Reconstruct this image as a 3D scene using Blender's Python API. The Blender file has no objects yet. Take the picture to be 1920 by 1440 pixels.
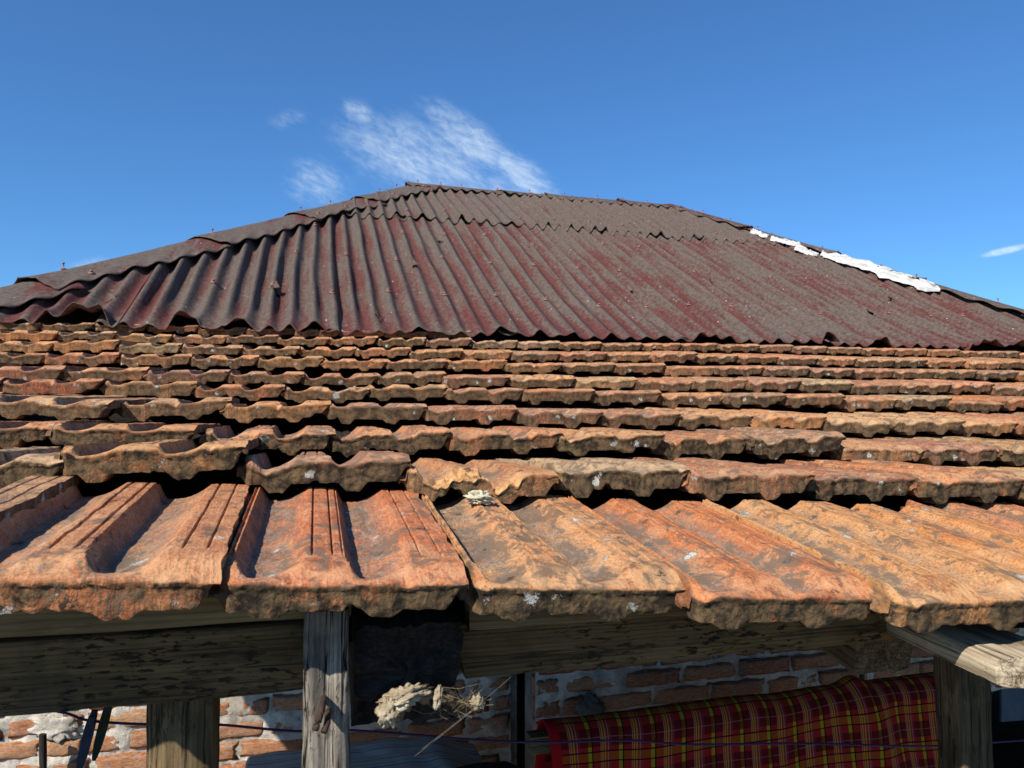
import bpy, math, random
import numpy as np
from mathutils import Vector, Matrix, Euler

scene = bpy.context.scene
COL = scene.collection
R = math.radians
random.seed(7)
RNG = np.random.default_rng(11)

# ------------------------------------------------------------------ camera
cam_d = bpy.data.cameras.new('camera')
cam_d.lens = 26.25; cam_d.sensor_width = 36.0
cam_d.clip_start = 0.02; cam_d.clip_end = 3000
cam_d.dof.use_dof = True; cam_d.dof.focus_distance = 1.35; cam_d.dof.aperture_fstop = 16
cam = bpy.data.objects.new('camera', cam_d); COL.objects.link(cam)
cam.location = (0, 0, 0)
cam.rotation_euler = (R(92.6), 0, R(-15))
scene.camera = cam

# ------------------------------------------------------------------ sun + sky
SUN_AZ, SUN_EL = 48.0, 40.0          # azimuth measured from straight behind towards the left
sv = Vector((-math.sin(R(SUN_AZ)) * math.cos(R(SUN_EL)), -math.cos(R(SUN_AZ)) * math.cos(R(SUN_EL)), math.sin(R(SUN_EL))))
sun_d = bpy.data.lights.new('sun', 'SUN'); sun_d.energy = 5.0; sun_d.angle = R(0.53); sun_d.color = (1.0, 0.93, 0.82)
sun = bpy.data.objects.new('sun', sun_d); COL.objects.link(sun)
sun.rotation_euler = sv.to_track_quat('Z', 'Y').to_euler()
sun.location = (-4, -4, 5)

scene.cycles.max_bounces = 5; scene.cycles.diffuse_bounces = 3; scene.cycles.glossy_bounces = 2
scene.view_settings.view_transform = 'Standard'
scene.view_settings.look = 'None'
scene.view_settings.exposure = 0.45
scene.view_settings.gamma = 1.0
scene.view_settings.use_curve_mapping = False


# ------------------------------------------------------------------ node helper
class NT:
    def __init__(s, nt):
        s.nt = nt

    def __call__(s, typ, ins=None, out=0, **props):
        n = s.nt.nodes.new('ShaderNode' + typ)
        for k, v in props.items():
            setattr(n, k, v)
        for k, v in (ins or {}).items():
            sk = n.inputs[k]
            if isinstance(v, bpy.types.NodeSocket):
                s.nt.links.new(v, sk)
            else:
                if sk.type == 'RGBA' and len(v) == 3:
                    v = (*v, 1)
                sk.default_value = v
        return n.outputs[out] if len(n.outputs) else None

    def vscale(s, a, k):
        n = s.nt.nodes.new('ShaderNodeVectorMath'); n.operation = 'SCALE'
        s.nt.links.new(a, n.inputs[0]); n.inputs['Scale'].default_value = k
        return n.outputs[0]

    def math(s, op, a, b=0.0, c=0.0, clamp=False):
        n = s.nt.nodes.new('ShaderNodeMath'); n.operation = op; n.use_clamp = clamp
        for i, v in enumerate((a, b, c)):
            if isinstance(v, bpy.types.NodeSocket):
                s.nt.links.new(v, n.inputs[i])
            else:
                n.inputs[i].default_value = v
        return n.outputs[0]

    def vmath(s, op, a, b=(0, 0, 0), out=0):
        n = s.nt.nodes.new('ShaderNodeVectorMath'); n.operation = op
        for i, v in enumerate((a, b)):
            if isinstance(v, bpy.types.NodeSocket):
                s.nt.links.new(v, n.inputs[i])
            else:
                n.inputs[i].default_value = v
        return n.outputs['Value' if op in ('DOT_PRODUCT', 'LENGTH', 'DISTANCE') else 'Vector']

    def mix(s, fac, a, b, blend='MIX'):
        n = s.nt.nodes.new('ShaderNodeMix'); n.data_type = 'RGBA'; n.blend_type = blend
        for sk, v in ((n.inputs[0], fac), (n.inputs[6], a), (n.inputs[7], b)):
            if isinstance(v, bpy.types.NodeSocket):
                s.nt.links.new(v, sk)
            elif sk.type == 'RGBA':
                sk.default_value = (*v[:3], 1)
            else:
                sk.default_value = v
        return n.outputs[2]

    def ramp(s, fac, lo, hi, a=0.0, b=1.0):          # linear map with clamp
        return s('MapRange', {0: fac, 1: lo, 2: hi, 3: a, 4: b}, clamp=True, interpolation_type='SMOOTHSTEP')

    def noise(s, vec, scale, detail=4.0, rough=0.55, dist=0.0, col=False):
        return s('TexNoise', {'Vector': vec, 'Scale': scale, 'Detail': detail, 'Roughness': rough, 'Distortion': dist}, out=1 if col else 0)

    def vor(s, vec, scale, feature='F1', rand=1.0, out=0):
        return s('TexVoronoi', {'Vector': vec, 'Scale': scale, 'Randomness': rand}, feature=feature, out=out)

    def map(s, vec, scale=(1, 1, 1), loc=(0, 0, 0), rot=(0, 0, 0)):
        return s('Mapping', {'Vector': vec, 'Scale': scale, 'Location': loc, 'Rotation': rot})


world = bpy.data.worlds.new('World'); scene.world = world; world.use_nodes = True
wn = world.node_tree; wn.nodes.clear(); W = NT(wn)
SKY_STR = 0.082
sky = W('TexSky', sky_type='NISHITA', sun_disc=False, sun_elevation=R(SUN_EL), sun_rotation=R(180 + SUN_AZ),
        altitude=300, air_density=1.0, dust_density=0.0, ozone_density=2.5)
dirv = W('TexCoord', out=0)
# thin cirrus in fixed compass directions: tangent coordinates about the heading 15 degrees east of the house front normal
yw, pt = R(15), R(2.6)
Fv = (math.sin(yw) * math.cos(pt), math.cos(yw) * math.cos(pt), math.sin(pt))
Rv = (math.cos(yw), -math.sin(yw), 0)
Uv = tuple(Vector(Rv).cross(Vector(Fv)))
fd = W.math('MAXIMUM', W.vmath('DOT_PRODUCT', dirv, Fv), 0.05)
ca = W.math('DIVIDE', W.vmath('DOT_PRODUCT', dirv, Rv), fd)
cb = W.math('DIVIDE', W.vmath('DOT_PRODUCT', dirv, Uv), fd)
cv = W('CombineXYZ', {0: ca, 1: cb, 2: 0.0})


def blob(cx, cy, rx, ry, rot, p=1.0):
    m = W.map(W.map(cv, loc=(-cx, -cy, 0)), rot=(0, 0, -rot))
    m = W.map(m, scale=(1 / rx, 1 / ry, 1))
    ln = W.vmath('LENGTH', m)
    return W.math('MULTIPLY', W.ramp(ln, 1.0, 0.15), p)


def tp(u, v):
    return (u - 960) / 1400, (720 - v) / 1400


masks = [blob(*tp(790, 300), 0.20, 0.085, -0.35, 0.86), blob(*tp(880, 262), 0.13, 0.045, -0.66, 1.0), blob(*tp(975, 325), 0.10, 0.036, -0.60, 1.0),
         blob(*tp(672, 210), 0.045, 0.030, -0.6, 0.85), blob(*tp(595, 345), 0.075, 0.06, -0.2, 0.72),
         blob(*tp(540, 222), 0.045, 0.024, 0.2, 0.6), blob(*tp(160, 498), 0.07, 0.016, 0.25, 0.65), blob(*tp(900, 350), 0.12, 0.04, -0.1, 0.7),
         blob(*tp(1885, 470), 0.06, 0.008, 0.22, 1.2)]
msk = masks[0]
for m in masks[1:]:
    msk = W.math('MAXIMUM', msk, m)
rv = W.map(W.map(cv, rot=(0, 0, 0.50)), scale=(1.0, 2.3, 1))
n1 = W.noise(rv, 52, 6, 0.66, 0.4)
n2 = W.noise(rv, 15, 2, 0.5, 0.3)
dens = W.math('ADD', W.math('MULTIPLY', n1, 0.6), W.math('MULTIPLY', n2, 0.4))
cf = W.ramp(W.math('ADD', dens, W.math('MULTIPLY', msk, 0.34)), 0.50, 1.12)
cf = W.math('MULTIPLY', W.math('MULTIPLY', cf, W.ramp(msk, 0.0, 0.95)), 0.62)
skyc = W.mix(1.0, W('Gamma', {0: sky, 1: 0.90}), (0.56, 1.06, 1.58), 'MULTIPLY')
colr = W.mix(cf, skyc, (8.2, 9.4, 10.2))
bg = W('Background', {'Color': colr, 'Strength': SKY_STR})
W('OutputWorld', {'Surface': bg})


# ------------------------------------------------------------------ numpy noise
def _h(ix, iy, iz, s):
    n = (ix * 374761393 + iy * 668265263 + iz * 2147483647 + s * 974634721) & 0xFFFFFFFF
    n = ((n ^ (n >> 13)) * 1274126177) & 0xFFFFFFFF
    n = n ^ (n >> 16)
    return (n & 0xFFFFFF) / 0xFFFFFF


def vnoise(x, y, z=0.0, seed=0):
    x, y, z = np.broadcast_arrays(np.asarray(x, float), np.asarray(y, float), np.asarray(z, float))
    xi, yi, zi = np.floor(x).astype(np.int64), np.floor(y).astype(np.int64), np.floor(z).astype(np.int64)
    xf, yf, zf = x - xi, y - yi, z - zi
    xf, yf, zf = (t * t * (3 - 2 * t) for t in (xf, yf, zf))
    r = 0
    for a in (0, 1):
        for b in (0, 1):
            for c in (0, 1):
                r = r + _h(xi + a, yi + b, zi + c, seed) * (xf if a else 1 - xf) * (yf if b else 1 - yf) * (zf if c else 1 - zf)
    return r * 2 - 1


def fbm(x, y, z=0.0, seed=0, oct=3):
    r, a, f = 0, 1.0, 1.0
    for o in range(oct):
        r = r + a * vnoise(np.asarray(x) * f, np.asarray(y) * f, np.asarray(z) * f, seed + 17 * o)
        a *= 0.5; f *= 2.03
    return r


def sst(a, b, x):
    t = np.clip((x - a) / (b - a), 0, 1)
    return t * t * (3 - 2 * t)


# ------------------------------------------------------------------ mesh helpers
def mesh_np(name, v, quads, mat, smooth=True, attrs=None, tris=None):
    me = bpy.data.meshes.new(name)
    v = np.asarray(v, np.float32)
    q = np.asarray(quads, np.int32).reshape(-1, 4) if quads is not None and len(quads) else np.zeros((0, 4), np.int32)
    t = np.asarray(tris, np.int32).reshape(-1, 3) if tris is not None and len(tris) else np.zeros((0, 3), np.int32)
    me.vertices.add(len(v)); me.vertices.foreach_set('co', v.ravel())
    nl = q.size + t.size
    me.loops.add(nl)
    me.loops.foreach_set('vertex_index', np.concatenate([q.ravel(), t.ravel()]))
    nq, ntr = len(q), len(t)
    me.polygons.add(nq + ntr)
    st = np.concatenate([np.arange(nq) * 4, nq * 4 + np.arange(ntr) * 3]).astype(np.int32)
    me.polygons.foreach_set('loop_start', st)
    me.polygons.foreach_set('use_smooth', np.full(nq + ntr, smooth, bool))
    me.update(calc_edges=True)
    for k, a in (attrs or {}).items():
        at = me.attributes.new(k, 'FLOAT', 'POINT')
        at.data.foreach_set('value', np.asarray(a, np.float32).ravel())
    if mat:
        me.materials.append(mat)
    me.validate()
    return me


def grid_q(nx, ny, off=0, flip=False):
    i, j = np.meshgrid(np.arange(nx - 1), np.arange(ny - 1), indexing='ij')
    a = off + i * ny + j; b = a + ny; c = b + 1; d = a + 1
    q = np.stack([a, b, c, d], -1).reshape(-1, 4)
    return q[:, ::-1] if flip else q


ORIG = {}


def link(name, me, parent=None, loc=(0, 0, 0), rot=(0, 0, 0), color=None):
    o = bpy.data.objects.new(name, me); COL.objects.link(o)
    o.location = loc; o.rotation_euler = rot
    if color is not None:
        o.color = (*color, 1)
    if parent is not None:
        o.parent = parent
        g = parent; m = Matrix.Identity(4)
        o.matrix_parent_inverse = ORIG[parent.name].inverted()
    ORIG[o.name] = Matrix.Translation(Vector(loc)) @ Euler(rot).to_matrix().to_4x4()
    return o


def thing(name, label, cat, loc=(0, 0, 0), group=None):
    o = link(name, None, None, loc); o.empty_display_size = 0.1
    o['label'] = label; o['category'] = cat
    if group:
        o['group'] = group
    return o


def tag(o, label, cat, group=None):
    o['label'] = label; o['category'] = cat
    if group:
        o['group'] = group
    return o


def tube(pts, rad, mat, n=6, name='tube'):
    pts = np.asarray(pts, float); k = len(pts)
    rad = np.broadcast_to(np.asarray(rad, float), (k,))
    tan = np.gradient(pts, axis=0); tan /= np.linalg.norm(tan, axis=1)[:, None] + 1e-9
    up = np.where(np.abs(tan[:, 2:3]) > 0.9, np.array([[1., 0, 0]]), np.array([[0, 0, 1.]]))
    a = np.cross(tan, up); a /= np.linalg.norm(a, axis=1)[:, None]
    b = np.cross(tan, a)
    th = np.arange(n) * 2 * math.pi / n
    v = pts[:, None, :] + rad[:, None, None] * (a[:, None, :] * np.cos(th)[None, :, None] + b[:, None, :] * np.sin(th)[None, :, None])
    v = v.reshape(-1, 3); q = []
    for i in range(k - 1):
        for j in range(n):
            q.append((i * n + j, i * n + (j + 1) % n, (i + 1) * n + (j + 1) % n, (i + 1) * n + j))
    t = []
    v = np.vstack([v, pts[0], pts[-1]])
    for j in range(n):
        t.append((k * n, (j + 1) % n, j)); t.append((k * n + 1, (k - 1) * n + j, (k - 1) * n + (j + 1) % n))
    return mesh_np(name, v, q, mat, True, tris=t)


def spline(pts, n=8):
    pts = np.asarray(pts, float); out = []
    P = np.vstack([2 * pts[0] - pts[1], pts, 2 * pts[-1] - pts[-2]])
    for i in range(1, len(P) - 2):
        for k in range(n):
            t = k / n
            out.append(0.5 * ((2 * P[i]) + (-P[i - 1] + P[i + 1]) * t + (2 * P[i - 1] - 5 * P[i] + 4 * P[i + 1] - P[i + 2]) * t * t + (-P[i - 1] + 3 * P[i] - 3 * P[i + 1] + P[i + 2]) * t ** 3))
    out.append(pts[-1])
    return np.array(out)


def beam_mesh(name, L, w, h, mat, seed=0, rough=0.0015, segs=24, rad=0.004, w1=None, h1=None, end_rough=0.0, bend=0.0, ns=7, crack=0.0):
    """timber with its length on local x (0..L), width on y, height on z; rounded edges, cupped and worn faces"""
    w1 = w if w1 is None else w1; h1 = h if h1 is None else h1
    c = []
    def side(x0, y0, x1, y1):
        for k in range(ns):
            t = k / ns
            c.append((x0 + (x1 - x0) * t, y0 + (y1 - y0) * t))
    e = 0.985
    side(-e, -1, e, -1); side(1, -e, 1, e); side(e, 1, -e, 1); side(-1, e, -1, -e)
    c = np.array(c); m = len(c)
    xs = np.linspace(0, L, segs + 1)
    V = []
    for i, x in enumerate(xs):
        f = x / L
        ww = (w + (w1 - w) * f) / 2; hh = (h + (h1 - h) * f) / 2
        py = c[:, 0] * (ww); pz = c[:, 1] * (hh)
        # soften corners
        cr = np.minimum(ww - np.abs(py), 1) + np.minimum(hh - np.abs(pz), 1)
        k = np.clip(1 - cr / (rad * 1.5), 0, 1) * rad * 0.35
        py = py - np.sign(py) * k; pz = pz - np.sign(pz) * k
        nn = fbm(x * 9, py * 60, pz * 60, seed, 3) * rough + vnoise(x * 40, py * 130, pz * 130, seed + 5) * rough * 0.45
        if crack:                                                   # drying splits run along the faces
            cz = np.zeros(m)
            for q_ in range(5):
                z0 = (q_ - 2) * h * 0.19 + 0.0025 * fbm(x * 6, q_, 0, seed + 30, 2)
                on = float(sst(0.1, 0.35, vnoise(x * 5, q_ * 7.7, 0, seed + 31)))
                cz = np.maximum(cz, on * np.exp(-((pz - z0) / 0.0016) ** 2))
            py = py * (1 - cz * crack / (w / 2))
        rr = np.hypot(py, pz) + 1e-6
        xx = np.full(m, x)
        if i in (0, segs) and end_rough:
            xx = xx + fbm(py * 130, pz * 130, i, seed + 9, 2) * end_rough
        V.append(np.stack([xx, py * (1 + nn / rr) + bend * math.sin(math.pi * f), pz * (1 + nn / rr)], 1))
    V = np.concatenate(V); q = []
    for i in range(segs):
        for j in range(m):
            q.append((i * m + j, i * m + (j + 1) % m, (i + 1) * m + (j + 1) % m, (i + 1) * m + j))
    t = []
    for base, sg in ((0, 0), (segs * m, 1)):
        prev = base; ctr = V[base:base + m].mean(0)
        for kk in (0.8, 0.6, 0.4, 0.2):
            ringv = ctr + (V[base:base + m] - ctr) * kk
            if end_rough:
                ringv[:, 0] += fbm(ringv[:, 1] * 150, ringv[:, 2] * 150, kk, seed + 9, 3) * end_rough
            n0 = len(V); V = np.vstack([V, ringv])
            for j in range(m):
                f4 = (prev + j, n0 + j, n0 + (j + 1) % m, prev + (j + 1) % m)
                q.append(f4[::-1] if sg else f4)
            prev = n0
        n0 = len(V); V = np.vstack([V, ctr])
        for j in range(m):
            f3 = (n0, prev + (j + 1) % m, prev + j)
            t.append(f3[::-1] if sg else f3)
    me = mesh_np(name, V, q, mat, True, tris=t)
    try:
        me.set_sharp_from_angle(angle=R(50))
    except Exception:
        pass
    return me


def box_np(x0, x1, y0, y1, z0, z1):
    v = [(x, y, z) for x in (x0, x1) for y in (y0, y1) for z in (z0, z1)]
    q = [(0, 1, 3, 2), (4, 6, 7, 5), (0, 4, 5, 1), (2, 3, 7, 6), (0, 2, 6, 4), (1, 5, 7, 3)]
    return np.array(v), np.array(q)


def lump(name, sx, sy, sz, mat, seed, amp=0.35, freq=2.2, n=36, m=24):
    th = np.linspace(0, 2 * math.pi, n, endpoint=False); ph = np.linspace(0.02, math.pi - 0.02, m)
    T, P = np.meshgrid(th, ph, indexing='ij')
    x, y, z = np.cos(T) * np.sin(P), np.sin(T) * np.sin(P), np.cos(P)
    r = 1 + amp * fbm(x * freq, y * freq, z * freq, seed, 4)
    v = np.stack([x * r * sx, y * r * sy, z * r * sz], -1).reshape(-1, 3)
    q = []
    for i in range(n):
        for j in range(m - 1):
            q.append((i * m + j, i * m + j + 1, ((i + 1) % n) * m + j + 1, ((i + 1) % n) * m + j))
    return mesh_np(name, v, q, mat, True)


# ------------------------------------------------------------------ materials
def mat(name):
    m = bpy.data.materials.new(name); m.use_nodes = True; m.node_tree.nodes.clear()
    return m, NT(m.node_tree)


def finish(n, col, rough=0.9, bump=None, dist=0.002, spec=0.25, strength=1.0, metallic=0.0, sheen=0.0):
    ins = {'Base Color': col, 'Roughness': rough, 'Specular IOR Level': spec, 'Metallic': metallic}
    if bump is not None:
        ins['Normal'] = n('Bump', {'Height': bump, 'Distance': dist, 'Strength': strength})
    b = n('BsdfPrincipled', ins)
    n('OutputMaterial', {'Surface': b})


def mat_clay():
    m, n = mat('weathered_clay')
    oc = n('TexCoord', out=3)
    oi = n.nt.nodes.new('ShaderNodeObjectInfo')
    rnd = oi.outputs['Random']
    p = n.vmath('ADD', oc, n.vscale(n('CombineXYZ', {0: rnd, 1: rnd, 2: rnd}), 37.0))
    chan = n('Attribute', attribute_name='chan', out=2)
    lipr = n('Attribute', attribute_name='lip', out=2)
    lip = n.math('MAXIMUM', lipr, 0.0); nose_highlight = n.math('MAXIMUM', n.math('MULTIPLY', lipr, -1.0), 0.0)
    brk = n('Attribute', attribute_name='brk', out=2)
    base = oi.outputs['Color']
    big = n.noise(p, 15, 4, 0.6, 0.6)
    mid = n.noise(p, 60, 4, 0.7, 0.3)
    fine = n.noise(p, 330, 3, 0.75)
    grim = n.math('ADD', n.noise(n.map(n.vmath('ADD', p, (9, 2, 4)), scale=(1.0, 0.42, 1.0)), 30, 5, 0.75, 0.8), n.math('MULTIPLY', n.math('SUBTRACT', rnd, 0.5), 0.07))
    c = n.mix(n.math('MULTIPLY', n.ramp(big, 0.46, 0.68), 0.75), base, n.mix(0.55, base, (0.54, 0.33, 0.17)))
    c = n.mix(n.ramp(big, 0.48, 0.30), c, n.mix(1.0, base, (0.78, 0.66, 0.62), 'MULTIPLY'))
    c = n.mix(n.math('MULTIPLY', n.ramp(mid, 0.53, 0.68), 0.65), c, n.mix(1.0, base, (0.50, 0.46, 0.46), 'MULTIPLY'))
    c = n.mix(n.math('MULTIPLY', n.ramp(mid, 0.45, 0.30), 0.5), c, (0.56, 0.36, 0.20))
    # curved drag marks left by the press, picked out by wear
    wv = n('TexWave', {'Vector': n.map(p, scale=(1.0, 0.6, 1.0)), 'Scale': 42.0, 'Distortion': 7.0, 'Detail': 2.0, 'Detail Scale': 0.8, 'Detail Roughness': 0.5}, out=1, wave_type='BANDS')
    wmask = n.math('MULTIPLY', n.ramp(wv, 0.45, 1.0), n.ramp(grim, 0.52, 0.40))
    c = n.mix(n.math('MULTIPLY', wmask, 0.22), c, (0.55, 0.38, 0.23))
    arc = n('Attribute', attribute_name='arc', out=2)
    rg = n.ramp(n.math('SINE', n.math('MULTIPLY', n.math('ADD', arc, n.math('MULTIPLY', mid, 0.006)), 900.0)), 0.1, 0.95)
    rg = n.math('MULTIPLY', rg, n.math('MULTIPLY', n.ramp(arc, 0.014, 0.022), n.ramp(arc, 0.038, 0.028)))
    # grey silt in the channels
    silt = n.math('MULTIPLY', n.ramp(chan, 0.10, 0.9), n.ramp(n.math('ADD', n.math('MULTIPLY', grim, 0.7), n.math('MULTIPLY', mid, 0.3)), 0.34, 0.54))
    c = n.mix(n.math('MULTIPLY', silt, 0.82), c, n.mix(n.ramp(mid, 0.35, 0.65), (0.085, 0.066, 0.050), (0.27, 0.225, 0.18)))
    c = n.mix(n.math('MULTIPLY', rg, 0.26), c, (0.56, 0.38, 0.22))
    # grime blotches and speckle
    c = n.mix(n.math('MULTIPLY', n.ramp(n.math('ADD', n.math('MULTIPLY', grim, 0.65), n.math('MULTIPLY', mid, 0.35)), 0.505, 0.560), 0.76), c, n.mix(n.ramp(fine, 0.4, 0.6), (0.085, 0.062, 0.043), (0.20, 0.150, 0.105)))
    c = n.mix(n.math('MULTIPLY', n.ramp(fine, 0.50, 0.62), 0.66), c, n.mix(1.0, c, (0.42, 0.40, 0.40), 'MULTIPLY'))
    c = n.mix(n.math('MULTIPLY', n.ramp(fine, 0.44, 0.34), 0.40), c, n.mix(0.5, c, (0.62, 0.44, 0.27)))
    c = n.mix(n.math('MULTIPLY', n.math('MULTIPLY', nose_highlight, n.ramp(mid, 0.62, 0.42)), 0.55), c, n.mix(0.5, base, (0.62, 0.42, 0.23)))  # sunlit look of the tile nose, painted in as paler tan
    # blackened, algae-grown lip
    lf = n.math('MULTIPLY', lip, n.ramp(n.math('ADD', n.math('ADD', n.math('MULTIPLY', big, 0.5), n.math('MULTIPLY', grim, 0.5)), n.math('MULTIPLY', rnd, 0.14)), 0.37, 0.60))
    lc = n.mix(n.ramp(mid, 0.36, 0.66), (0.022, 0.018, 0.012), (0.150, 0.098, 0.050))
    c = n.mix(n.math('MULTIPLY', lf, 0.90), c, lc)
    # fresh break
    c = n.mix(brk, c, n.mix(n.ramp(mid, 0.35, 0.65), (0.34, 0.16, 0.06), (0.62, 0.37, 0.16)))
    # lichens: pale crusts, dark specks
    pw = n.vmath('ADD', p, n.vscale(n('CombineXYZ', {0: mid, 1: fine, 2: grim}), 0.03))
    V = n.nt.nodes.new('ShaderNodeTexVoronoi'); V.inputs['Scale'].default_value = 48.0; n.nt.links.new(pw, V.inputs['Vector'])
    sc = n.nt.nodes.new('ShaderNodeSeparateColor'); n.nt.links.new(V.outputs['Color'], sc.inputs[0])
    sel = n.math('ADD', n.math('ADD', n.math('MULTIPLY', n.ramp(big, 0.48, 0.58), 0.75), 0.12), n.math('MULTIPLY', lip, 0.35))
    l1 = n.math('MULTIPLY', n.math('MULTIPLY', n.ramp(V.outputs['Distance'], n.math('ADD', n.math('MULTIPLY', sc.outputs[2], 0.30), 0.12), n.math('ADD', n.math('MULTIPLY', sc.outputs[2], 0.26), 0.07)), n.math('GREATER_THAN', sc.outputs[0], 0.80)), sel, clamp=True)
    c = n.mix(l1, c, n.mix(fine, (0.26, 0.26, 0.22), (0.66, 0.66, 0.60)))
    c = n.mix(n.math('MULTIPLY', n.math('MULTIPLY', n.ramp(V.outputs['Distance'], 0.30, 0.20), n.math('GREATER_THAN', sc.outputs[1], 0.88)), 0.8), c, (0.03, 0.026, 0.02))
    bmp = n.math('ADD', n.math('MULTIPLY', mid, 0.5), n.math('MULTIPLY', fine, 0.5))
    bmp = n.math('ADD', bmp, n.math('ADD', n.math('MULTIPLY', wmask, 0.12), n.math('MULTIPLY', rg, 0.16)))
    bmp = n.math('ADD', bmp, n.math('MULTIPLY', l1, 0.5))
    bmp = n.math('ADD', bmp, n.math('MULTIPLY', n.math('MULTIPLY', lip, grim), 0.45))
    finish(n, c, 0.92, bmp, 0.0026, 0.2)
    return m


def mat_sheet():
    m, n = mat('bitumen_sheet')
    oc = n('TexCoord', out=3)
    crest = n('Attribute', attribute_name='crest', out=2)
    edge = n('Attribute', attribute_name='edge', out=2)
    redm = n('Attribute', attribute_name='redm', out=2)
    st = n.map(oc, scale=(1.7, 0.16, 0.3))
    a = n.noise(st, 7, 5, 0.6, 0.3); b = n.ramp(n.noise(oc, 48, 5, 0.72), 0.34, 0.66); f = n.noise(oc, 150, 3, 0.75)
    grey = n.mix(b, (0.072, 0.054, 0.043), (0.128, 0.099, 0.080))
    red = n.mix(b, (0.062, 0.017, 0.014), (0.125, 0.036, 0.029))
    s = n.math('ADD', n.math('MULTIPLY', crest, 0.10), n.math('ADD', a, 0.145))
    s = n.math('SUBTRACT', s, n.math('MULTIPLY', edge, 0.16))
    s = n.math('SUBTRACT', s, redm)
    s = n.math('ADD', s, n.math('MULTIPLY', n.math('SUBTRACT', b, 0.5), 0.12))
    c = n.mix(n.ramp(s, 0.42, 0.72), red, grey)
    c = n.mix(n.math('MULTIPLY', n.ramp(f, 0.57, 0.70), 0.36), c, (0.19, 0.16, 0.135))
    c = n.mix(n.math('MULTIPLY', n.ramp(f, 0.43, 0.33), 0.30), c, (0.025, 0.018, 0.015))
    c = n.mix(n.math('MULTIPLY', n.ramp(n.noise(oc, 11, 5, 0.7, 0.6), 0.60, 0.72), 0.5), c, (0.045, 0.038, 0.032))
    v = n.vor(oc, 30); rr = n('SeparateColor', {0: n.vor(oc, 30, out=1)}, out=0)
    sp = n.math('MULTIPLY', n.ramp(v, 0.16, 0.11), n.math('GREATER_THAN', rr, 0.93))
    c = n.mix(n.math('MULTIPLY', sp, 0.8), c, (0.5, 0.48, 0.44))
    bm = n.math('ADD', n.noise(oc, 300, 3, 0.7), n.math('MULTIPLY', n.noise(oc, 45, 4), 1.5))
    finish(n, c, 0.82, bm, 0.003, 0.3)
    return m


def mat_wood(name, dark, light, pit=0.5, crack=0.6, grime=0.3, scale=1.0, warm=(0.12, 0.09, 0.05)):
    m, n = mat(name)
    oc = n('TexCoord', out=3)
    oi = n('ObjectInfo', out=5)
    p0 = n.vmath('ADD', oc, n('CombineXYZ', {0: n.math('MULTIPLY', oi, 31.0), 1: oi, 2: oi}))
    p = n.map(p0, scale=(3.0 * scale, 38 * scale, 38 * scale))
    g = n.noise(p, 1.2, 6, 0.65, 0.6)
    rings = n('TexWave', {'Vector': n.map(p0, scale=(0.6, 9, 9)), 'Scale': 7.0 * scale, 'Distortion': 5.0, 'Detail': 3.0, 'Detail Scale': 1.4}, out=1, bands_direction='Z')
    c = n.mix(n.ramp(g, 0.3, 0.7), dark, light)
    c = n.mix(n.math('MULTIPLY', n.ramp(rings, 0.55, 0.95), 0.45), c, n.mix(1.0, c, (0.5, 0.46, 0.42), 'MULTIPLY'))
    c = n.mix(n.math('MULTIPLY', n.ramp(n.noise(p0, 9, 4, 0.6, 0.5), 0.5, 0.68), grime), c, warm)
    # long drying cracks and stretched insect pits
    ck = n.noise(n.map(p0, scale=(1.2 * scale, 55 * scale, 55 * scale)), 1.0, 4, 0.6, 0.25)
    ckf = n.math('MULTIPLY', n.ramp(n.math('ABSOLUTE', n.math('SUBTRACT', ck, 0.5)), 0.014, 0.004), crack)
    pt_ = n.noise(n.map(p0, scale=(60 * scale, 230 * scale, 230 * scale)), 1.0, 3, 0.6)
    ptm = n.noise(p0, 14, 3, 0.6)
    ptf = n.math('MULTIPLY', n.math('MULTIPLY', n.ramp(pt_, 0.55, 0.61), n.ramp(ptm, 0.42, 0.6)), pit)
    dk = n.math('MAXIMUM', ckf, ptf)
    c = n.mix(dk, c, (0.008, 0.007, 0.006))
    h = n.math('SUBTRACT', n.math('ADD', n.math('MULTIPLY', g, 0.8), n.math('MULTIPLY', n.noise(p0, 300, 3), 0.25)), n.math('MULTIPLY', dk, 0.8))
    finish(n, c, 0.88, h, 0.0016, 0.2)
    return m


def mat_brick():
    m, n = mat('old_brick')
    oc = n('TexCoord', out=3)
    oi = n.nt.nodes.new('ShaderNodeObjectInfo')
    p = n.vmath('ADD', oc, n('CombineXYZ', {0: n.math('MULTIPLY', oi.outputs['Random'], 53.0), 1: oi.outputs['Random'], 2: n.math('MULTIPLY', oi.outputs['Random'], 17.0)}))
    a = n.noise(p, 13, 5, 0.65, 0.5)
    c = n.mix(n.ramp(a, 0.35, 0.65), n.mix(1.0, oi.outputs['Color'], (0.62, 0.5, 0.48), 'MULTIPLY'), oi.outputs['Color'])
    c = n.mix(n.math('MULTIPLY', n.ramp(n.noise(p, 70, 4, 0.7), 0.55, 0.7), 0.6), c, (0.10, 0.045, 0.025))
    lim = n.ramp(n.noise(n.vmath('ADD', p, (3, 7, 1)), 15, 6, 0.7, 0.6), 0.49, 0.60)
    c = n.mix(n.math('MULTIPLY', lim, 0.85), c, n.mix(n.noise(p, 60, 4), (0.24, 0.22, 0.19), (0.50, 0.47, 0.42)))
    h = n.math('ADD', n.noise(p, 90, 5, 0.7), n.math('MULTIPLY', n.noise(p, 22, 3), 1.2))
    finish(n, c, 0.95, h, 0.004, 0.15)
    return m


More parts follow.
